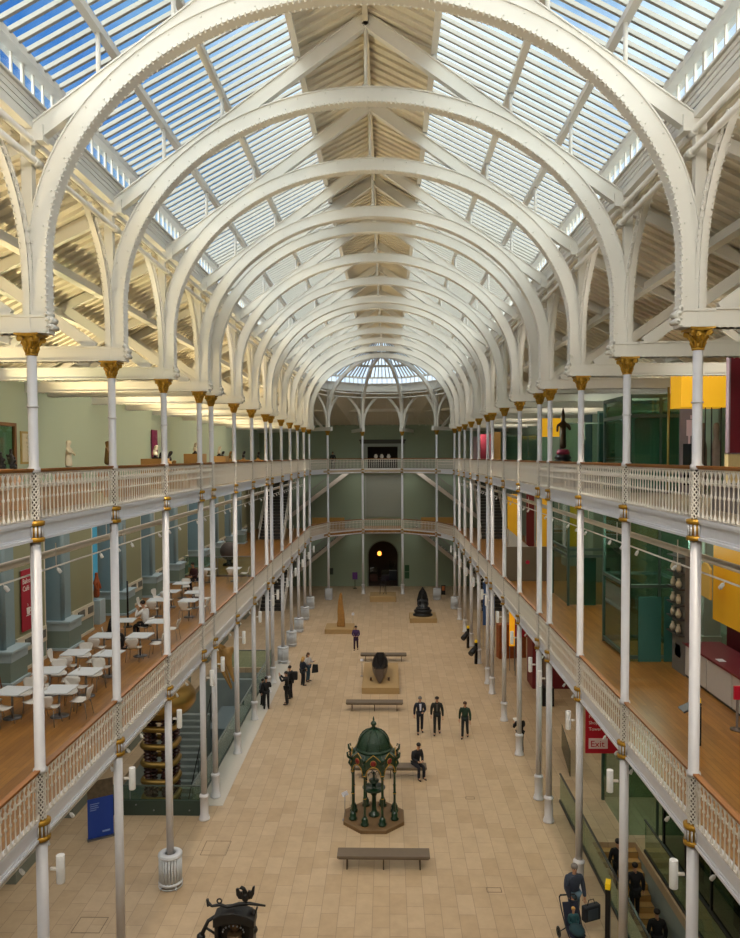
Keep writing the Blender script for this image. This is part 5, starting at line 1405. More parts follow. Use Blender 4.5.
# ------------------------------------------------------------------ right side, ground floor
r = empty('basement_steps', (8.02, 24.6, 0)); tag(r, 'sandstone coloured stair going down to the basement on the right', 'stair')
m = MB(); nstp = 20
for k in range(nstp): m.box(-.70,.71,-.31*(k+1),-.31*k,-.18*(k+1)-.30,-.18*(k+1)+(.0))
m.build('steps', mat('sand_steps','#b08a50',.6), r)
m = MB()
for k in range(nstp): m.box(-.70,.71,-.31*(k+1)-.0,-.31*(k+1)+.03,-.18*(k+1),-.18*(k+1)+.006)
m.build('nosings', mat('step_nosing','#6f5530',.6), r)
HRD = mat('dark_handrail','#2b2a28',.4,metal=.3)
for i, (x, y0, y1) in enumerate(((6.9,20.6,24.0),(6.9,24.0,27.5),(6.9,17.2,20.6),(6.9,13.8,17.2),(8.85,13.8,17.2),(8.85,17.2,20.6),(8.85,20.6,24.0))):
    r = empty('glass_balustrade', (x, y0, 0)); sn = 'nave' if x < 7.5 else 'wall'
    tag(r, 'glass balustrade panel on the %s side of the basement steps, %s' % (sn, {13.8:'nearest the viewer',17.2:'second from the viewer',20.6:'beside the top steps',24.0:'beyond the top steps'}[y0]), 'balustrade', 'glass panels beside the basement steps')
    MB().box(-.012,.012,.05,y1-y0-.05,.06,1.05).build('pane', GLASSB, r); MB().box(-.035,.035,0,y1-y0,0,.09).build('shoe_rail', HRD, r); MB().box(-.03,.03,0,y1-y0,1.05,1.09).build('handrail', HRD, r)
# people on the steps
for (px, py, dz, lb, tp) in ((618, 866, .0, 'person in black going up the basement steps, highest of three', '#0f0f12'),(635, 905, .0, 'person in dark coat on the basement steps, middle of three', '#14141a'),(657, 936, .0, 'person in dark clothes on the basement steps, lowest of three', '#121216')):
    X = 7.75 if px == 618 else 8.05 if px == 635 else 8.3
    c = atx(px, py, X)       # middle of the figure
    k = max(0, (24.6-c.y)/.31); zf = -.18*(int(k)+1); c = atx(px, py, X)
    person((X, c.y, zf), 0, lb, top=tp, legs='#0e0e12', stride=.1, hair='dark', long_coat=.25 if px != 618 else 0)
# shop front behind the steps
DG = mat('dark_shop_wall','#23201c',.5)
r = empty('glass_shopfront', (9.6, 20, 0)); tag(r, 'dark glazed shop front beyond the basement steps on the right', 'shop front')
m = MB()
for k in range(7): m.box(-.04,.04,-6.5+k*1.8,-6.42+k*1.8,0,5.6)
m.box(-.05,.05,-6.5,4.5,2.6,2.7); m.box(-.05,.05,-6.5,4.5,0,.12); m.build('frame', BLACK, r)
MB().box(-.01,.01,-6.5,4.5,.12,5.6).build('panes', glass('dark_shop_glass','#a3bfb1',tr=.85), r)
mb = MB(); mb.box(11.2,11.4,Y0+8,30,0,5.7); o = mb.build('shop_partition', DG); tag(o, 'dark partition at the back of the glazed shop', 'partition')
for k, (y, z0, z1) in enumerate(((22.6,2.2,3.9),(20.2,1.6,3.0),(17.4,2.4,4.2))):
    q = empty('strip_light', (9.95, y, z0)); tag(q, 'upright yellow strip light behind the dark shop glass, %s' % ['farthest','middle','nearest'][k], 'lamp', 'yellow strip lights in the shop')
    MB().bar((0,0,0),(0,-.35,z1-z0),.05,.05).build('tube', mat('yellow_strip','#ffd040',.4,emit='#ffc030',estr=3.5), q); MB().box(.03,.06,-.4,.05,-z0,z1-z0+.1).build('mount', BLACK, q)
o = MB().box(-.5,.5,-1.2,1.2,0,2.4).build('red_cabinet', mat('deep_red','#5e0f16',.5), None, (10.3,17.5,0), bevel=.02); tag(o, 'deep red cabinet inside the glazed shop', 'cabinet')
for k, (y, z) in enumerate(((14.6,1.1),(15.3,1.5),(14.9,2.0))):
    q = empty('glass_globe', (9.0+.3*0+1.0, y, z)); tag(q, 'small glass globe in the shop at the lower right corner, %s' % ['lowest','middle','highest'][k], 'ornament','glass globes in the shop')
    MB().ball((0,0,0),.14,12,8).build('globe', mat('blue_glass_ball','#4a6a8c',.1), q); MB().cyl((0,0,-z),.02,z-.13,6).build('stand', BLACK, q)
# black totem with yellow top
def totem(x, y, h, label, tilt=0, w=.3, head=False, z=0):
    r = empty('ticket_post', (x,y,z), tilt); tag(r, label, 'post')
    MB().box(-w/2,w/2,-.06,.06,0,h).build('body', BLACK, r, bevel=.008); MB().box(-w/2+.02,w/2-.02,-.065,.065,h,h+.16).build('yellow_top', mat('yellow_cap','#f0c818',.4,emit='#e8c010',estr=.15), r)
    return r
p = at(598, 940, 0); totem(6.3, 19.45, 1.5, 'slim black post with yellow top beside the man with the pushchair', 1.2, .3)
for (px, py, lb) in ((467, 648, 'farther'),(475, 664, 'nearer')):
    p = at(px+1, py, 0); r = totem(p.x, p.y, 1.35, '%s of two black posts with yellow tips and a black projector beside the right columns' % lb, .5, .16)
    m = MB(); m.tube([(-.1,-.1,1.05),(-.6,-.25,.75)], .17, 10); m.build('projector', BLACK, r)
# exit sign
r = empty('exit_sign', (6.95, 24.2, 3.2)); tag(r, 'red hanging direction sign reading Exit under the lower right gallery', 'sign')
SR = mat('sign_red','#b5162c',.5)
MB().box(0,1.75,-.03,.03,0,1.75).build('panel', SR, r)
for k, t_ in enumerate(('Shop  »','Tower R  »','Museum S','Brasserie')):
    text('lettering', ('Tower R  »','Shop  »','Museum S','Brasserie')[k], .15, WT, r, (.1,-.035,.76+.21*k), (pi/2,0,0))
MB().box(.1,.72,-.045,-.03,.16,.50).build('label_plate', mat('plate_pale','#e6cfcf',.5), r)
text('exit_word', 'Exit', .30, SR, r, (.15,-.05,.22), (pi/2,0,0))
MB().tube([(.2,0,1.75),(.2,0,2.51)],.012,5).tube([(1.5,0,1.75),(1.5,0,2.51)],.012,5).build('hanging_rods', STEEL, r)
# colourful exhibits far right
def panel(x, y, z0, z1, w, m_, label, cat='panel', rz=0, name='poster_board', t=.06):
    o = MB().box(-w/2,w/2,-t/2,t/2,0,z1-z0).build(name, m_, None, (x,y,z0), bevel=.01); o.rotation_euler = (0,0,rz); tag(o, label, cat)
    fz = 0 if z0 < 5.5 else F1 if z0 < 11 else F2
    if z0-fz > .05: MB().box(-w/2,-w/2+.04,-.02,.02,fz-z0,0).box(w/2-.04,w/2,-.02,.02,fz-z0,0).build('support_legs', STEEL, o)
    return o
panel(8.75,43.5,2.3,4.8,1.6,mat('poster_red','#a3172a',.5),'red upright poster panel far along the right aisle','panel')
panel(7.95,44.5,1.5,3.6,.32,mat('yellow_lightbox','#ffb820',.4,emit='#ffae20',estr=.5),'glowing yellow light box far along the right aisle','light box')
panel(7.3,50,1.5,4.5,.8,mat('blue_poster','#2c4f86',.5),'blue poster panel far along the right aisle','panel')
panel(9.6,41.8,0,3.4,2.2,mat('crimson_booth','#6b121c',.5),'dark crimson booth wall under the lower right gallery','booth',0,'booth_wall',1.6)
r = empty('brown_wheel', (8.75,38.6,1.9)); tag(r, 'large brown wheel-shaped exhibit in front of the crimson booth', 'sculpture')
MB().tube([(0,.7*cos(2*pi*k/24),1.0*sin(2*pi*k/24)) for k in range(24)],.12,8,closed=True).build('rim', mat('brown_timber','#4a3326',.6), r)
MB().lathe([(.85,-.04),(.85,.04)],20).xform(Matrix.Rotation(pi/2,4,'Y')).build('disc', mat('brown_timber2','#5d4432',.6), r); MB().box(-.3,.3,-.5,.5,-1.9,-.95).build('stand', BLACK, r)
panel(8.4,47.5,0,2.2,1.8,mat('orange_case','#8f4a1e',.5,noise=.5),'orange brown display case far along the right aisle','display case',.2,'display_case',.6)
o = panel(8.0,31.2,0,1.05,3.0,glass('aisle_glass','#7fa08c',tr=.75),'greenish glass screen on the right aisle floor','screen',1.45,'glass_screen',.03)

# ------------------------------------------------------------------ lift shaft
LX0,LX1,LY0,LY1 = 8.55,10.6,24.9,27.7
r = empty('glass_lift_shaft', ((LX0+LX1)/2,(LY0+LY1)/2,0)); tag(r, 'green glass lift shaft rising through the right galleries', 'lift'); ox, oy = r.location[0], r.location[1]
GF = mat('green_steel','#4d6258',.4,metal=.4)
m = MB()
for x in (LX0,LX1):
    for y in (LY0,LY1): m.box(x-ox-.05,x-ox+.05,y-oy-.05,y-oy+.05,0,15.0)
for z in (2.4,5.9,6.2,8.6,11.5,11.9,14.3,14.95):
    for y in (LY0,LY1): m.box(LX0-ox,LX1-ox,y-oy-.05,y-oy+.05,z-.06,z+.06)
    for x in (LX0,LX1): m.box(x-ox-.05,x-ox+.05,LY0-oy,LY1-oy,z-.06,z+.06)
m.box(-.04,.04,LY0-oy-.03,LY0-oy+.03,0,14.9)
m.build('frame', GF, r)
m = MB()
m.box(LX0-ox,LX1-ox,LY0-oy-.01,LY0-oy+.01,.1,14.9); m.box(LX0-ox,LX1-ox,LY1-oy-.01,LY1-oy+.01,.1,14.9); m.box(LX0-ox-.01,LX0-ox+.01,LY0-oy,LY1-oy,.1,14.9); m.box(LX1-ox-.01,LX1-ox+.01,LY0-oy,LY1-oy,.1,14.9)
m.build('panes', GLASSG, r)
MB().box(.15,.8,LY0-oy-.06,LY0-oy-.02,F1,F1+2.2).box(-.7,.05,LY0-oy-.06,LY0-oy-.02,F1,F1+2.2).build('lift_door', mat('dark_teal_glass','#3b6c64',.25), r)
MB().box(-.75,.75,-1.1,1.1,F2+.2,F2+2.5).build('lift_car', mat('lift_car_teal','#86aca0',.3), r)

for z in (4.5, 10.0, 14.2):  # point lights added to lighten the inside of the glass shaft
    l = bpy.data.lights.new('lift_fill', 'POINT'); l.energy = 170; l.color = (1, 1, .95); l.shadow_soft_size = .1
    o = bpy.data.objects.new('lift_fill', l); C.objects.link(o); o.location = (9.6, 26.3, z)
# ------------------------------------------------------------------ lower right gallery displays
r = empty('shelf_tower', (9.75, 23.7, F1)); tag(r, 'tall narrow grey shelf tower of pale objects beside the glass lift', 'shelves')
MB().box(.0,.35,-.5,.5,0,3.9).build('back', mat('shelf_grey','#6f6a66',.6), r)
m = MB()
for z in (1.25,1.75,2.2,2.7,3.2,3.7): m.box(-.2,0,-.5,.5,z,z+.04)
m.build('shelf', mat('shelf_edge','#3b3836',.5), r)
m = MB(); m.lathe([(.16,0),(.2,.12),(.12,.3),(.2,.38)],10,(0,0,0)); m.v = [(-.02, x*1.3, z+.5) for x,y,z in m.v]; m.build('white_emblem', mat('emblem_white','#d5d0cc',.6), r)
for k, z in enumerate((1.3,1.8,2.25,2.75,3.25)):
    for j, y in enumerate((-.25,.2)):
        q = empty('pale_vessel', (9.65, 23.7+y, F1+z-.01+.0)); tag(q, 'pale vessel on the grey shelf tower, %s shelf from the bottom, %s' % (ORD[k+1], ['nearer','farther'][j]), 'vessel', 'pale vessels on the shelf tower')
        MB().lathe([(.05,0),(.085+.02*((k+j)%2),.1),(.07,.2),(.035,.26),(.055,.3)],12).build('body', mat('cream_ceramic','#c9bda4',.5), q)
r = empty('display_counter', (10.3, 19.2, F1)); tag(r, 'long counter with white front and dark red top on the lower right gallery', 'counter')
WCF = mat('white_front','#c9c4be',.6)
for k in range(5): MB().box(-.52,-.48,-3.9+1.6*k,-2.36+1.6*k,.08,1.0).build('front_panel', WCF, r)
MB().box(-.48,.6,-3.9,4.1,.08,1.0).build('body', mat('counter_body','#7d7873',.6), r); MB().box(-.5,.6,-3.9,4.1,0,.08).build('kick', BLACK, r); MB().box(-.56,.62,-3.95,4.15,1.0,1.06).build('worktop', mat('dark_red_top','#6d1024',.4), r)
r = empty('red_back_panel', (11.1, 19.2, F1)); tag(r, 'dark red back panel above the counter on the lower right gallery', 'panel'); MB().box(0,.08,-3.9,4.1,0,2.5).build('board', mat('wine_red','#5e0c1c',.5), r); MB().box(-.06,.0,-3.9,4.1,2.42,2.5).build('top_edge', mat('tan_edge','#8a7560',.5), r)
q = empty('covered_bundle', (10.25, 18.3, F1+1.06)); tag(q, 'long cream draped bundle lying in a grey tray on the counter', 'sculpture')
MB().box(-.3,.35,-1.0,1.1,0,.28).build('tray', mat('grey_tray','#6b6163',.6), q, bevel=.04); skin('drape', {'a':(V3(0,-.9,.5),.2,.2),'b':(V3(0,-.3,.55),.26,.25),'c':(V3(0,.4,.52),.24,.22),'d':(V3(0,1.0,.5),.16,.15)}, [('a','b'),('b','c'),('c','d')], mat('cream_cloth','#c8b895',.8,bump=.3), q)
o = MB().box(-.1,.1,-.14,.14,0,.01).build('label_card', mat('card_white','#d8d8e2',.5), None, (9.98, 21.2, F1+1.062)); tag(o, 'small white card on the dark red counter top', 'card')
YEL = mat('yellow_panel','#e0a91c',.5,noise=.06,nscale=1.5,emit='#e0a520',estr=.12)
r = empty('yellow_screen', (10.35, 20.6, F1+1.95)); tag(r, 'tall yellow panel hanging above the counter at the right edge, lower gallery', 'panel')
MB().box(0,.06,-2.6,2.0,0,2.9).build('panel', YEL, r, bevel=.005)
m = MB(); m.box(-.004,0,-.02,.0,0,2.9); m.box(-.004,0,-1.5,-1.48,0,2.9); m.build('joints', mat('yellow_joint','#a87f18',.6), r); MB().tube([(.03,-1,2.9),(.03,-1,3.3)],.015,5).tube([(.03,1,2.9),(.03,1,3.3)],.015,5).build('hanging_rods', STEEL, r)
p = atx(706, 578, 9.9); r = empty('yellow_garment', (9.9, p.y, p.z-.6)); tag(r, 'pale yellow hanging garment behind the nearest right column', 'textile')
m = MB(); m.prism([(-.35,0),(.35,.05),(.32,.9),(.12,1.05),(-.12,1.05),(-.34,.9)], 'x', -.04, .04); m.build('cloth', mat('pale_yellow_cloth','#d8b45a',.8), r, bevel=.02); MB().tube([(0,-.3,1.0),(0,0,1.15),(0,.3,1.0)],.012,5).tube([(0,0,1.15),(0,0,F2-.34-(p.z-.6))],.008,5).build('hanger', STEEL, r)
r = empty('info_lectern', (at(694,744,F1).x, at(694,744,F1).y, F1)); tag(r, 'dark lectern with sloping screen and yellow tip behind the nearest right column', 'lectern')
MB().box(-.05,.12,-.12,.12,0,.95).build('stand', BLACK, r); m = MB(); m.bar((-.32,0,.82),(.1,0,1.02),.36,.04,up=(0,0,1)); m.build('screen', mat('screen_grey','#39434a',.2), r); MB().box(.06,.14,-.04,.04,.95,1.12).build('yellow_tip', mat('yellow_cap','#f0c818',.4), r)
p = at(737, 730, F1); r = empty('barrier_post', (p.x,p.y,F1)); tag(r, 'steel barrier post with red sign at the right edge of the lower gallery', 'post')
MB().lathe([(.17,0),(.17,.03),(.03,.05),(.03,.8)],14).build('pole', mat('dull_steel','#6f6259',.4,metal=.6), r); MB().box(-.09,.09,-.03,.03,.78,1.12).build('red_sign', mat('bright_red','#d01238',.4), r)
r = empty('brown_partition', (7.95, 41.0, F1)); tag(r, 'low brown partition with a red dot across the lower right gallery', 'partition')
MB().box(-1.1,1.3,-.08,.08,0,1.9).build('board', mat('brown_board','#6b5d4a',.6), r); m = MB().lathe([(.11,0),(.11,.02)],16).xform(Matrix.Translation((.25,-.081,1.05)) @ Matrix.Rotation(pi/2,4,'X')); m.build('red_dot', mat('dot_red','#b01838',.5), r)
o = MB().prism([(-1,0),(1.2,0),(1.2,.35),(-1,1.3)],'y',-.4,.4).build('white_ramp', mat('ramp_white','#bdb8b0',.6), None, (8.6,44.0,F1+.0)); tag(o, 'pale sloping block behind the brown partition', 'ramp'); o.scale=(1,1,2.0)
for k, (x, y, w, z0, z1) in enumerate(((9.0,50,.9,7.0,10.4),(10.2,46,1.0,7.2,10.9),(9.9,37.4,.8,8.4,10.9))):
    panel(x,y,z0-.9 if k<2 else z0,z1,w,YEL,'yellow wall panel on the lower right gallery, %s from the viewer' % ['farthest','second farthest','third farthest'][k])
panel(9.6,47.5,F1,10.6,.5,mat('wine_red','#5e0c1c',.5),'narrow wine-red upright panel between far yellow panels')
r = empty('glass_pavilion', (10.0, 35.8, F1)); tag(r, 'dark green glass enclosure midway along the lower right gallery', 'enclosure')
m = MB()
for x in (-1.2,1.4):
    for y in (-1.6,1.6): m.box(x-.05,x+.05,y-.05,y+.05,0,5.2)
for z in (2.3,2.6,5.15):
    m.box(-1.2,1.4,-1.65,-1.55,z-.06,z+.06); m.box(-1.25,-1.15,-1.6,1.6,z-.06,z+.06)
m.build('frame', GF, r); MB().box(-1.2,1.4,-1.61,-1.59,.05,5.1).box(-1.21,-1.19,-1.6,1.6,.05,5.1).build('panes', GLASSG, r); MB().box(-.6,.1,-1.5,-1.44,0,2.2).build('inner_door', mat('dark_teal_glass','#3b6c64',.25), r)
for k, (z, y) in enumerate(((F1+2.0,30.0),(F1+1.2,30.0),(F1+1.4,34.2))):
    o = MB().box(-.04,0,-.18,.18,-.22,.22).build('wall_screen', BLACK, None, (12.3,y,z)); tag(o, 'small black square screen on the lower right gallery wall, %s' % ['upper','lower','farther'][k], 'screen')

# ------------------------------------------------------------------ upper right gallery displays
r = empty('framed_textile', (10.75, 19.6, F2)); tag(r, 'wine-red display wall holding a gilt framed tile pattern picture, upper right', 'display wall')
MB().box(-1.32,1.5,0,.14,1.3,3.95).build('board', mat('wine_red2','#7a0f26',.6), r); MB().box(-1.36,1.5,-.02,.2,0,1.28).build('plinth', mat('cream_plinth','#d8bd88',.7), r); MB().box(-1.36,-1.32,-.02,.16,1.26,3.97).box(-1.36,1.5,-.02,.16,1.26,1.3).build('edge', mat('grey_pink_edge','#9a8088',.6), r)
MB().box(-.98,-.93,-.05,0,1.55,3.75).box(1.2,1.25,-.05,0,1.55,3.75).box(-.98,1.25,-.05,0,1.5,1.57).box(-.98,1.25,-.05,0,3.7,3.77).build('gilt_frame', mat('gilt_dark','#7d5a22',.4,metal=.5), r)
def tilemat():
    m = bpy.data.materials.new('tile_pattern'); m.use_nodes = True; t = m.node_tree; b = t.nodes['Principled BSDF']
    g = N(t,'ShaderNodeTexCoord'); v = N(t,'ShaderNodeTexVoronoi'); v.inputs['Scale'].default_value = 9; v.inputs['Randomness'].default_value = .35
    t.links.new(g.outputs['Object'], v.inputs['Vector']); c = N(t,'ShaderNodeValToRGB'); e = c.color_ramp.elements
    e[0].position = .0; e[0].color = rgb('#5c3a3a'); e[1].position = .6; e[1].color = rgb('#c9c2b0'); x = e.new(.28); x.color = rgb('#3f5f96'); x = e.new(.36); x.color = rgb('#d5cfc0'); c.color_ramp.interpolation = 'CONSTANT'
    t.links.new(v.outputs['Distance'], c.inputs[0]); t.links.new(c.outputs[0], b.inputs['Base Color']); return m
MB().box(-.93,1.2,-.02,0,1.57,3.7).build('pale_border', mat('pale_border','#c9c4bc',.6), r); MB().box(-.85,1.12,-.03,-.02,1.65,3.62).build('blue_border', mat('tile_blue','#3d6fa8',.5,noise=.6,nscale=16), r); MB().box(-.70,.97,-.04,-.03,1.8,3.47).build('tile_pattern', tilemat(), r)
r = empty('yellow_box', (10.35, 24.0, F2+2.75)); tag(r, 'large glowing yellow box hanging over the upper right gallery', 'light box')
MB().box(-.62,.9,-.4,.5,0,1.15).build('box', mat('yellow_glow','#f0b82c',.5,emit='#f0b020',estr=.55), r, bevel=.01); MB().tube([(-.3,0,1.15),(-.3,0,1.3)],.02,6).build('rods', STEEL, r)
r = empty('grey_screen_panel', (10.3, 23.6, F2)); tag(r, 'grey panel with pale pink pictogram and dark screen near the lift, upper right', 'panel')
MB().box(-.6,.05,-.05,.05,0,2.7).build('board', mat('mauve_grey','#7d6f70',.6), r); MB().box(-.52,.0,-.07,-.05,.3,1.6).build('screen', mat('screen_dark','#222a2c',.15), r)
m = MB(); m.box(-.42,-.06,-.06,-.05,1.85,2.35); m.box(-.36,-.3,-.06,-.05,1.6,1.85); m.box(-.16,-.1,-.06,-.05,1.6,1.85); m.box(-.30,-.18,-.06,-.05,2.38,2.5); m.build('pictogram', mat('pale_pink','#d8b8bc',.6), r)
r = empty('standing_figures', (11.1, 24.2, F2)); tag(r, 'group of pale draped figures behind tall black rods, upper right gallery', 'sculpture')
for k, x in enumerate((-.45,.0,.45)): skin('draped_figure', {'a':(V3(x,0,.05),.2),'b':(V3(x,0,.8),.17),'c':(V3(x,0,1.5),.18),'n':(V3(x,0,1.8),.08),'h':(V3(x,0,2.0),.12),'t':(V3(x,0,2.3),.09)}, [('a','b'),('b','c'),('c','n'),('n','h'),('h','t')], mat('grey_brown_drape','#8c7c70',.8,noise=.3,nscale=5), r)
for x in (-.55,-.35,-.05): MB().tube([(x,-.45,0),(x,-.45,3.3)],.02,6).build('rod', BLACK, r)
p = aty(668, 463, 24.3); r = empty('gilt_pole', (p.x, 24.3, F2)); tag(r, 'slender golden pole between the lift and the yellow box', 'post'); MB().cyl((0,0,0),.04,3.45,8).build('pole', mat('gold_pole','#9c8a4c',.4,metal=.4), r); MB().cyl((0,0,0),.12,.04,12).build('foot', BLACK, r)
p = aty(563, 440, 37.0); r = empty('crowned_statue', (p.x, 37.0, F2)); tag(r, 'tall dark statue with pointed crown and red base on the upper right gallery', 'sculpture')
MB().lathe([(.42,0),(.42,1.0),(.36,1.05),(.44,1.12),(.3,1.3)],16).build('pedestal', BLACK, r); MB().lathe([(.3,1.3),(.34,1.38),(.26,1.55)],14).build('red_base', mat('rose_red','#8c2240',.5), r)
skin('figure', {'a':(V3(0,0,1.55),.2),'k':(V3(0,0,2.0),.17),'b':(V3(.02,0,2.45),.15),'c':(V3(0,0,2.8),.2,.14),'n':(V3(0,0,3.0),.07),'h':(V3(0,0,3.14),.12),'t':(V3(0,0,3.35),.09),'u':(V3(0,0,3.62),.02),'l':(V3(-.28,-.05,2.75),.07),'r':(V3(.28,-.05,2.75),.07),'L':(V3(-.32,-.15,2.4),.06),'R':(V3(.3,-.2,2.5),.06),'M':(V3(.1,-.25,2.75),.05)},
     [('a','k'),('k','b'),('b','c'),('c','n'),('n','h'),('h','t'),('t','u'),('c','l'),('c','r'),('l','L'),('r','R'),('R','M')], mat('dark_gilt','#3d2c18',.4,metal=.5,noise=.5,nscale=6), r)
TEAL = mat('dark_teal','#0f4652',.6)
for k, (a, b_, yt) in enumerate(((582,592,416),(600,608.5,413))):
    p = atx(a, yt, 12.28); q = atx(b_, yt, 12.28)
    o = MB().box(12.25,12.299,min(p.y,q.y),max(p.y,q.y),F2,p.z).build('wall_hanging', TEAL); tag(o, 'tall dark teal wall panel on the upper right gallery, %s' % ['farther of two','nearer of two'][k], 'panel')
for k, (px0, px1, y, z0, z1) in enumerate(((541,561,48,13.0,15.0),(583,592,36,0,0))):
    if k: continue
    p = aty(px0,420,y); q = aty(px1,420,y)
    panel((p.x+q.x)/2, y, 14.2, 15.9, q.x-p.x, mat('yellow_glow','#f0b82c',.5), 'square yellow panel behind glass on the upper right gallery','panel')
for k, (x0, x1, y, h_) in enumerate(((9.6,12.2,39.5,2.9),(9.2,12.2,31.0,3.0),(8.6,12.0,52.0,2.6))):
    r = empty('glass_partition', ((x0+x1)/2, y, F2)); tag(r, 'green glass partition on the upper right gallery, %s from the viewer' % ['second','nearest','farthest'][k], 'partition', 'green glass partitions')
    w = (x1-x0)/2; MB().box(-w,w,-.02,.02,.05,h_).build('pane', GLASSG, r); MB().box(-w,w,-.04,.04,h_,h_+.08).box(-w,-w+.06,-.04,.04,0,h_).box(-.03,.03,-.04,.04,0,h_).build('frame', GF, r)
for k, (px, w, m_, lb) in enumerate(((497,.5,'#c9a060','pale ochre banner hanging far along the upper right gallery'),(486,.9,'#7a1626','dark crimson panel far along the upper right gallery'),(478,.8,'#b9a0a4','pink white notice panel at the far right of the upper gallery'))):
    y = (52,57,64)[k]; p = aty(px, 430, y); panel(p.x, y, F2+(0 if k else 1.0), F2+2.9, w, mat('up_'+m_.strip('#'), m_, .6), lb)
for k, (y, l) in enumerate(((15.5,3.0),(29.5,2.4),(35.0,2.2),(46.0,3.0))):
    r = empty('low_case', (8.2, y, F2)); tag(r, 'low grey display bench behind the upper right railing, %s from the viewer' % ORD[k+1], 'display case', 'low cases behind the upper right railing')
    MB().box(-.35,.35,-l/2,l/2,0,.55).build('body', mat('grey_case','#857b76',.6), r, bevel=.01); MB().box(-.4,.4,-l/2-.04,l/2+.04,.55,.6).build('top', mat('grey_case_top','#a59b94',.5), r)

# ------------------------------------------------------------------ people on the hall floor
def stand(px, py, rz, label, **k):
    p = at(px, py, 0); return person((p.x,p.y,0), rz, label, **k)
stand(266.5, 709, .3, 'person in black hooded jacket standing nearest the left glass balustrade', top='#101114', legs='#0f1014', armR='front', h=1.7)
stand(262.5, 705.5, -.8, 'child in grey top standing beside the person in the hooded jacket', top='#555b60', legs='#14151a', h=1.42)
stand(287, 704.5, 1.5, 'man in long black jacket holding a phone up to take a photo', top='#101113', legs='#0f1013', armL='camera', armR='camera', long_coat=.2, h=1.78)
stand(290.5, 698.5, 1.2, 'man with a black backpack just behind the one taking a photo', top='#16181c', legs='#101115', h=1.8)
p = at(290.5, 698.5, 0); o = MB().box(-.15,.15,-.1,.1,0,.45).build('backpack', mat('backpack_black','#0d0d0f',.7), None, (p.x+.26,p.y-.1,1.05), bevel=.05); tag(o, 'black backpack worn by the man behind the photographer', 'backpack')
stand(303, 685.5, -.9, 'woman with blond hair in a dark navy coat with her hand raised', top='#1a2233', legs='#121418', hair='blond', armR='front', long_coat=.2, h=1.66, long_hair=True)
stand(308, 681.5, -2.0, 'woman in white top carrying a black coat over her arm', top='#b9b5b4', legs='#2c4a5c', hair='brown', armL='front', h=1.7, long_hair=True)
p = at(308, 681.5, 0); m = MB().prism([(-.18,0),(.2,.05),(.18,.5),(-.12,.52)],'y',-.06,.06); o = m.build('folded_coat', mat('coat_black','#0e0e10',.8), None, (p.x+.42,p.y-.2,.55), bevel=.03); tag(o, 'black coat hanging over the arm of the woman in white', 'coat')
stand(356, 650, pi, 'woman in purple coat walking towards the viewer with hands together', top='#3c2550', legs='#33202e', hair='dark', armL='lap', armR='lap', long_coat=.25, stride=.12, h=1.66)
stand(420, 733, pi+.1, 'bald man in dark suit jacket over a pale shirt walking towards the viewer', top='#151a2a', legs='#131722', hair='grey', stride=.14, shirt='#c9c9d8', armL='lap', h=1.76)
stand(437, 734, pi-.05, 'man in dark cap and olive black jacket walking towards the viewer', top='#171a16', legs='#10120f', cap='#1c1214', stride=.16, shirt='#4a4640', h=1.8)
stand(465, 737.5, pi-.2, 'woman in dark green jacket walking on the right of the three', top='#16301f', legs='#12181a', hair='brown', stride=.16, long_coat=.08, h=1.7)
b2 = at(416, 765, .46); person((b2.x,b2.y+.05,-.02), pi+.5, 'man in dark jacket sitting on the bench behind the green fountain', top='#15161b', legs='#14161f', pose='sit', armL='lap', armR='lap', lean=.1, hair='dark')
stand(520, 752.5, .3, 'person in black reading a leaflet beside a right-hand column', top='#101014', legs='#0f1012', armL='front', armR='front', h=1.7)
p = at(520, 752.5, 0); o = MB().box(-.1,.1,-.15,.15,0,.01).build('leaflet', mat('leaflet_paper','#d8d4cc',.7), None, (p.x-.1,p.y+.42,1.28)); o.rotation_euler=(.4,0,.3); tag(o, 'pale leaflet held by the person in black near the right column', 'leaflet')
# man with pushchair
mp = Vector((5.56, 20.1, 0))
person(tuple(mp), pi+.12, 'grey haired man in blue grey jumper pushing a pushchair and holding a dark bag', top='#323a49', legs='#4a6270', hair='grey', armR='push', armL=None, stride=.12, h=1.8, shoes='#26211d')
sp = (mp.x-.18, mp.y-.78, 0)
r = empty('pushchair', sp, pi+.12); tag(r, 'navy three-wheeled pushchair being pushed by the man in the blue grey jumper', 'pushchair')
NAVY = mat('navy_fabric','#10182c',.8,noise=.2)
m = MB()
for s_ in (-1,1):
    m.tube([(.24*s_,-.48,1.02),(.24*s_,-.3,.78),(.22*s_,.0,.45),(.16*s_,.42,.16)],.016,6); m.tube([(.22*s_,.0,.5),(.27*s_,-.38,.14)],.016,6)
m.tube([(-.24,-.48,1.02),(-.2,-.52,1.06),(.2,-.52,1.06),(.24,-.48,1.02)],.022,7); m.build('frame', BLACK, r)
for (x, y, rd) in ((-.29,-.38,.14),(.29,-.38,.14),(0,.48,.12)):
    w = MB().tube([(x,y+rd*.85*cos(2*pi*k/16),rd+rd*.85*sin(2*pi*k/16)) for k in range(16)],rd*.18,6,closed=True); w.tube([(x-.03,y,rd),(x+.03,y,rd)],.03,8)
    for k in range(3): w.bar((x,y-rd*.8*cos(k*pi/3),rd-rd*.8*sin(k*pi/3)),(x,y+rd*.8*cos(k*pi/3),rd+rd*.8*sin(k*pi/3)),.01,.012,up=(1,0,0))
    w.build('wheel', BLACK, r)
m = MB(); m.bar((0,-.34,.98),(0,-.08,.48),.42,.05,up=(0,1,0)); m.bar((0,-.1,.46),(0,.28,.42),.42,.05); m.bar((0,.28,.42),(0,.44,.2),.36,.04); m.build('seat', NAVY, r, bevel=.015)
m = MB(); n_ = 8
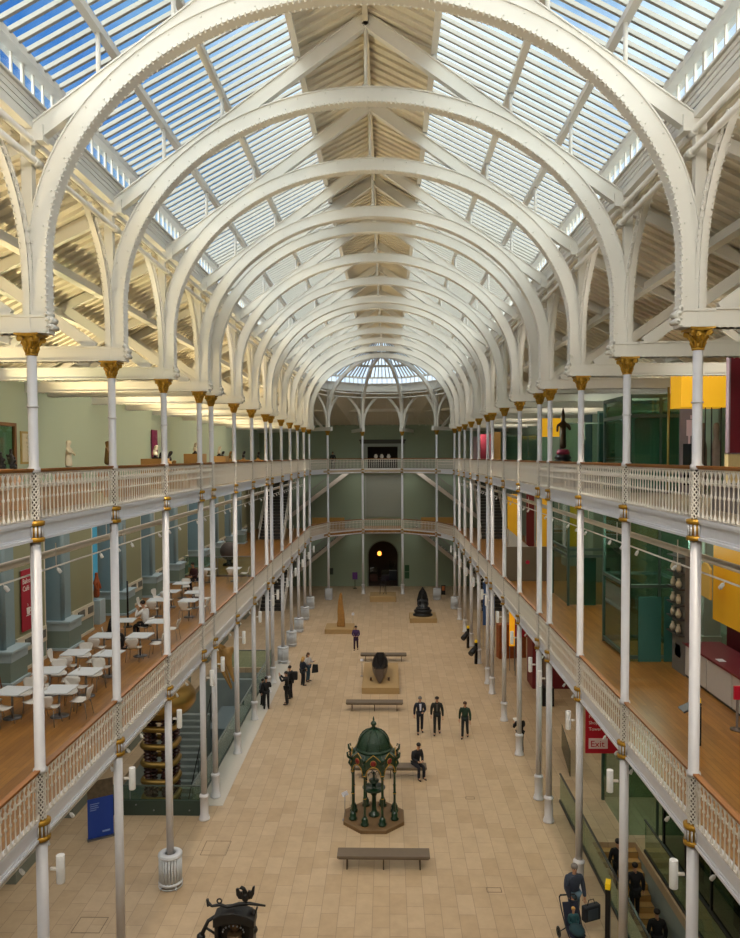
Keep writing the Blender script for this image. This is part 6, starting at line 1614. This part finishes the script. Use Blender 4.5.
for k in range(n_):
    a0, a1 = pi*.5+k*.13, pi*.5+(k+1)*.13
    m.bar((0,-.28+.34*cos(a0)*.6,.86+.30*sin(a0)),(0,-.28+.34*cos(a1)*.6,.86+.30*sin(a1)),.48,.03,up=(1,0,0))
m.build('hood', NAVY, r)
MB().ball((0,.2,.55),.2,12,6,sy=1.3,sz=.5).build('blanket', mat('dark_teal_blanket','#16343c',.9), r); MB().box(-.15,.15,.42,.5,.22,.34).build('blue_footmuff', mat('bright_blue','#1f46b0',.7), r, bevel=.02)
ch = person((sp[0], sp[1]+.0, .12), pi+.12, 'blond toddler in teal top lying in the pushchair', top='#1f4a50', legs='#16202c', hair='blond', pose='sit', armL='lap', armR='lap', h=1.75, lean=-.12, shoes='#26406a')
ch.scale = (.56,.56,.56); ch.location = (sp[0]+.0, sp[1]+.06, .17)
r = empty('carry_bag', (mp.x+.44, mp.y-.12, .28), .4); tag(r, 'dark grey carry bag in the hand of the man with the pushchair', 'bag')
MB().box(-.26,.26,-.09,.09,0,.42).build('body', mat('bag_dark','#20262e',.6), r, bevel=.03); MB().box(-.17,.17,-.1,-.09,.06,.34).build('pocket', mat('bag_pocket','#3c4750',.6), r); MB().tube([(-.12,0,.42),(-.08,0,.56),(.08,0,.56),(.12,0,.42)],.012,6).build('handle', BLACK, r)

# ------------------------------------------------------------------ black iron printing press, lower left of centre
py_ = 17.0; pc = aty(235, 905, py_); X = pc.x
r = empty('printing_press', (X, py_, 0)); r.scale = (.88,.9,.875); tag(r, 'black ornate iron press with an eagle-shaped counterweight at the bottom edge', 'press')
BLK = mat('black_enamel_iron','#0a0909',.5,noise=.3,coat=.1)
MB().prism([(-.55,0),(-.42,0),(-.38,.9),(-.40,1.9),(-.42,2.35),(-.52,2.35),(-.53,1.2)],'y',-.2,.2).prism([(.55,0),(.42,0),(.38,.9),(.40,1.9),(.42,2.35),(.52,2.35),(.53,1.2)],'y',-.2,.2).build('side_frame', BLK, r, bevel=.02)
m = MB(); pts = [(-.55,2.30),(-.55,2.55),(-.35,2.66),(0,2.7),(.35,2.62),(.55,2.5),(.55,2.3),(.3,2.38),(0,2.42),(-.3,2.38)]
m.prism(pts,'y',-.24,.24); m.build('crown_beam', BLK, r, bevel=.02)
m = MB(); m.tube([(-.72,0,2.84),(-.62,0,2.76),(-.4,0,2.80),(-.2,0,2.74),(.1,0,2.82),(.4,0,2.84),(.82,0,2.78)],[.05,.035,.045,.04,.055,.045,.025],8); m.tube([(-.72,0,2.76),(-.74,0,2.95)],.04,6); m.tube([(-.42+.06*cos(2*pi*k/12),0,2.90+.06*sin(2*pi*k/12)) for k in range(12)],.022,6,closed=True)
m.build('counter_lever', BLK, r)
e = empty('tmp',(0,0,0)); bpy.data.objects.remove(e)
m = MB()   # eagle with raised wings
m.ball((.28,0,3.02),.1,10,6,sz=1.4); m.tube([(.28,0,3.12),(.24,0,3.24),(.18,0,3.28),(.12,0,3.24)],[.07,.055,.05,.015],8); m.tube([(.28,0,2.84),(.28,0,2.95)],.03,6)
m.prism([(.3,2.95),(.46,2.98),(.52,3.1),(.54,3.32),(.48,3.3),(.44,3.18),(.36,3.2)],'y',-.03,.03); m.prism([(.26,2.95),(.10,2.98),(.04,3.08),(.03,3.24),(.09,3.26),(.14,3.16),(.2,3.16)],'y',-.03,.03)
m.build('eagle_counterweight', BLK, r, bevel=.01)
m = MB(); m.tube([(.46,0,2.45),(.44,0,2.72)],.04,6); m.tube([(.5,0,2.45),(.6,0,2.75)],.025,6); m.build('lever_pin', BLK, r); m = MB(); m.tube([(-.5,0,2.5),(-.7,-.1,2.42),(-.85,-.12,2.1),(-.92,-.1,1.95)],[.05,.05,.06,.07],8); m.ball((-.9,-.1,1.98),.12,8,6); m.tube([(-.80,-.1,2.25),(-.45,-.1,2.02)],.035,6); MB().ball((.5,0,2.12),.11,8,6).build('side_boss', BLK, r)
m.build('pull_bar', BLK, r)
m = MB(); m.lathe([(.13,.95),(.13,1.2),(.08,1.25),(.08,2.1),(.15,2.2),(.17,2.35)],14); m.build('piston', mat('worn_bronze','#5a4630',.4,metal=.5,noise=.4), r)
m = MB()
for k in range(9):
    t = pi*k/8; m.ball((.28*cos(t),-.25,2.32+.16*sin(t)-.1),.025,6,4)
m.build('scroll_ornament', STEEL, r)
MB().box(-.44,.44,.05,.2,.3,2.4).build('back_plate', BLK, r, bevel=.01); MB().lathe([(.3,0),(.34,.05),(.2,.08),(.2,.5)],14,(0,-.1,1.6)).build('gear_boss', mat('worn_bronze','#5a4630',.4,metal=.5,noise=.4), r)
MB().box(-.6,.6,-.9,.9,.75,.9).build('bed', BLK, r, bevel=.01); m = MB()
for sx_ in (-1,1):
    for sy_ in (-1,1): m.tube([(.5*sx_,.7*sy_,.75),(.55*sx_,.8*sy_,.3),(.62*sx_,.9*sy_,.02)],[.07,.05,.08],8)
m.build('leg', BLK, r)
# floor hatches
HT = mat('hatch_line','#6f5f4c',.7)
for k, (px, py, w, d) in enumerate(((216,848,.85,.9),(90,925,.8,.7),(470,798,.35,.2),(494,890,.45,.25))):
    p = at(px, py, 0); m = MB(); m.box(-w/2,w/2,-d/2,-d/2+.02,0,.004).box(-w/2,w/2,d/2-.02,d/2,0,.004).box(-w/2,-w/2+.02,-d/2,d/2,0,.004).box(w/2-.02,w/2,-d/2,d/2,0,.004)
    struct(m.build('trim_15', HT, None, (p.x,p.y,.001)))
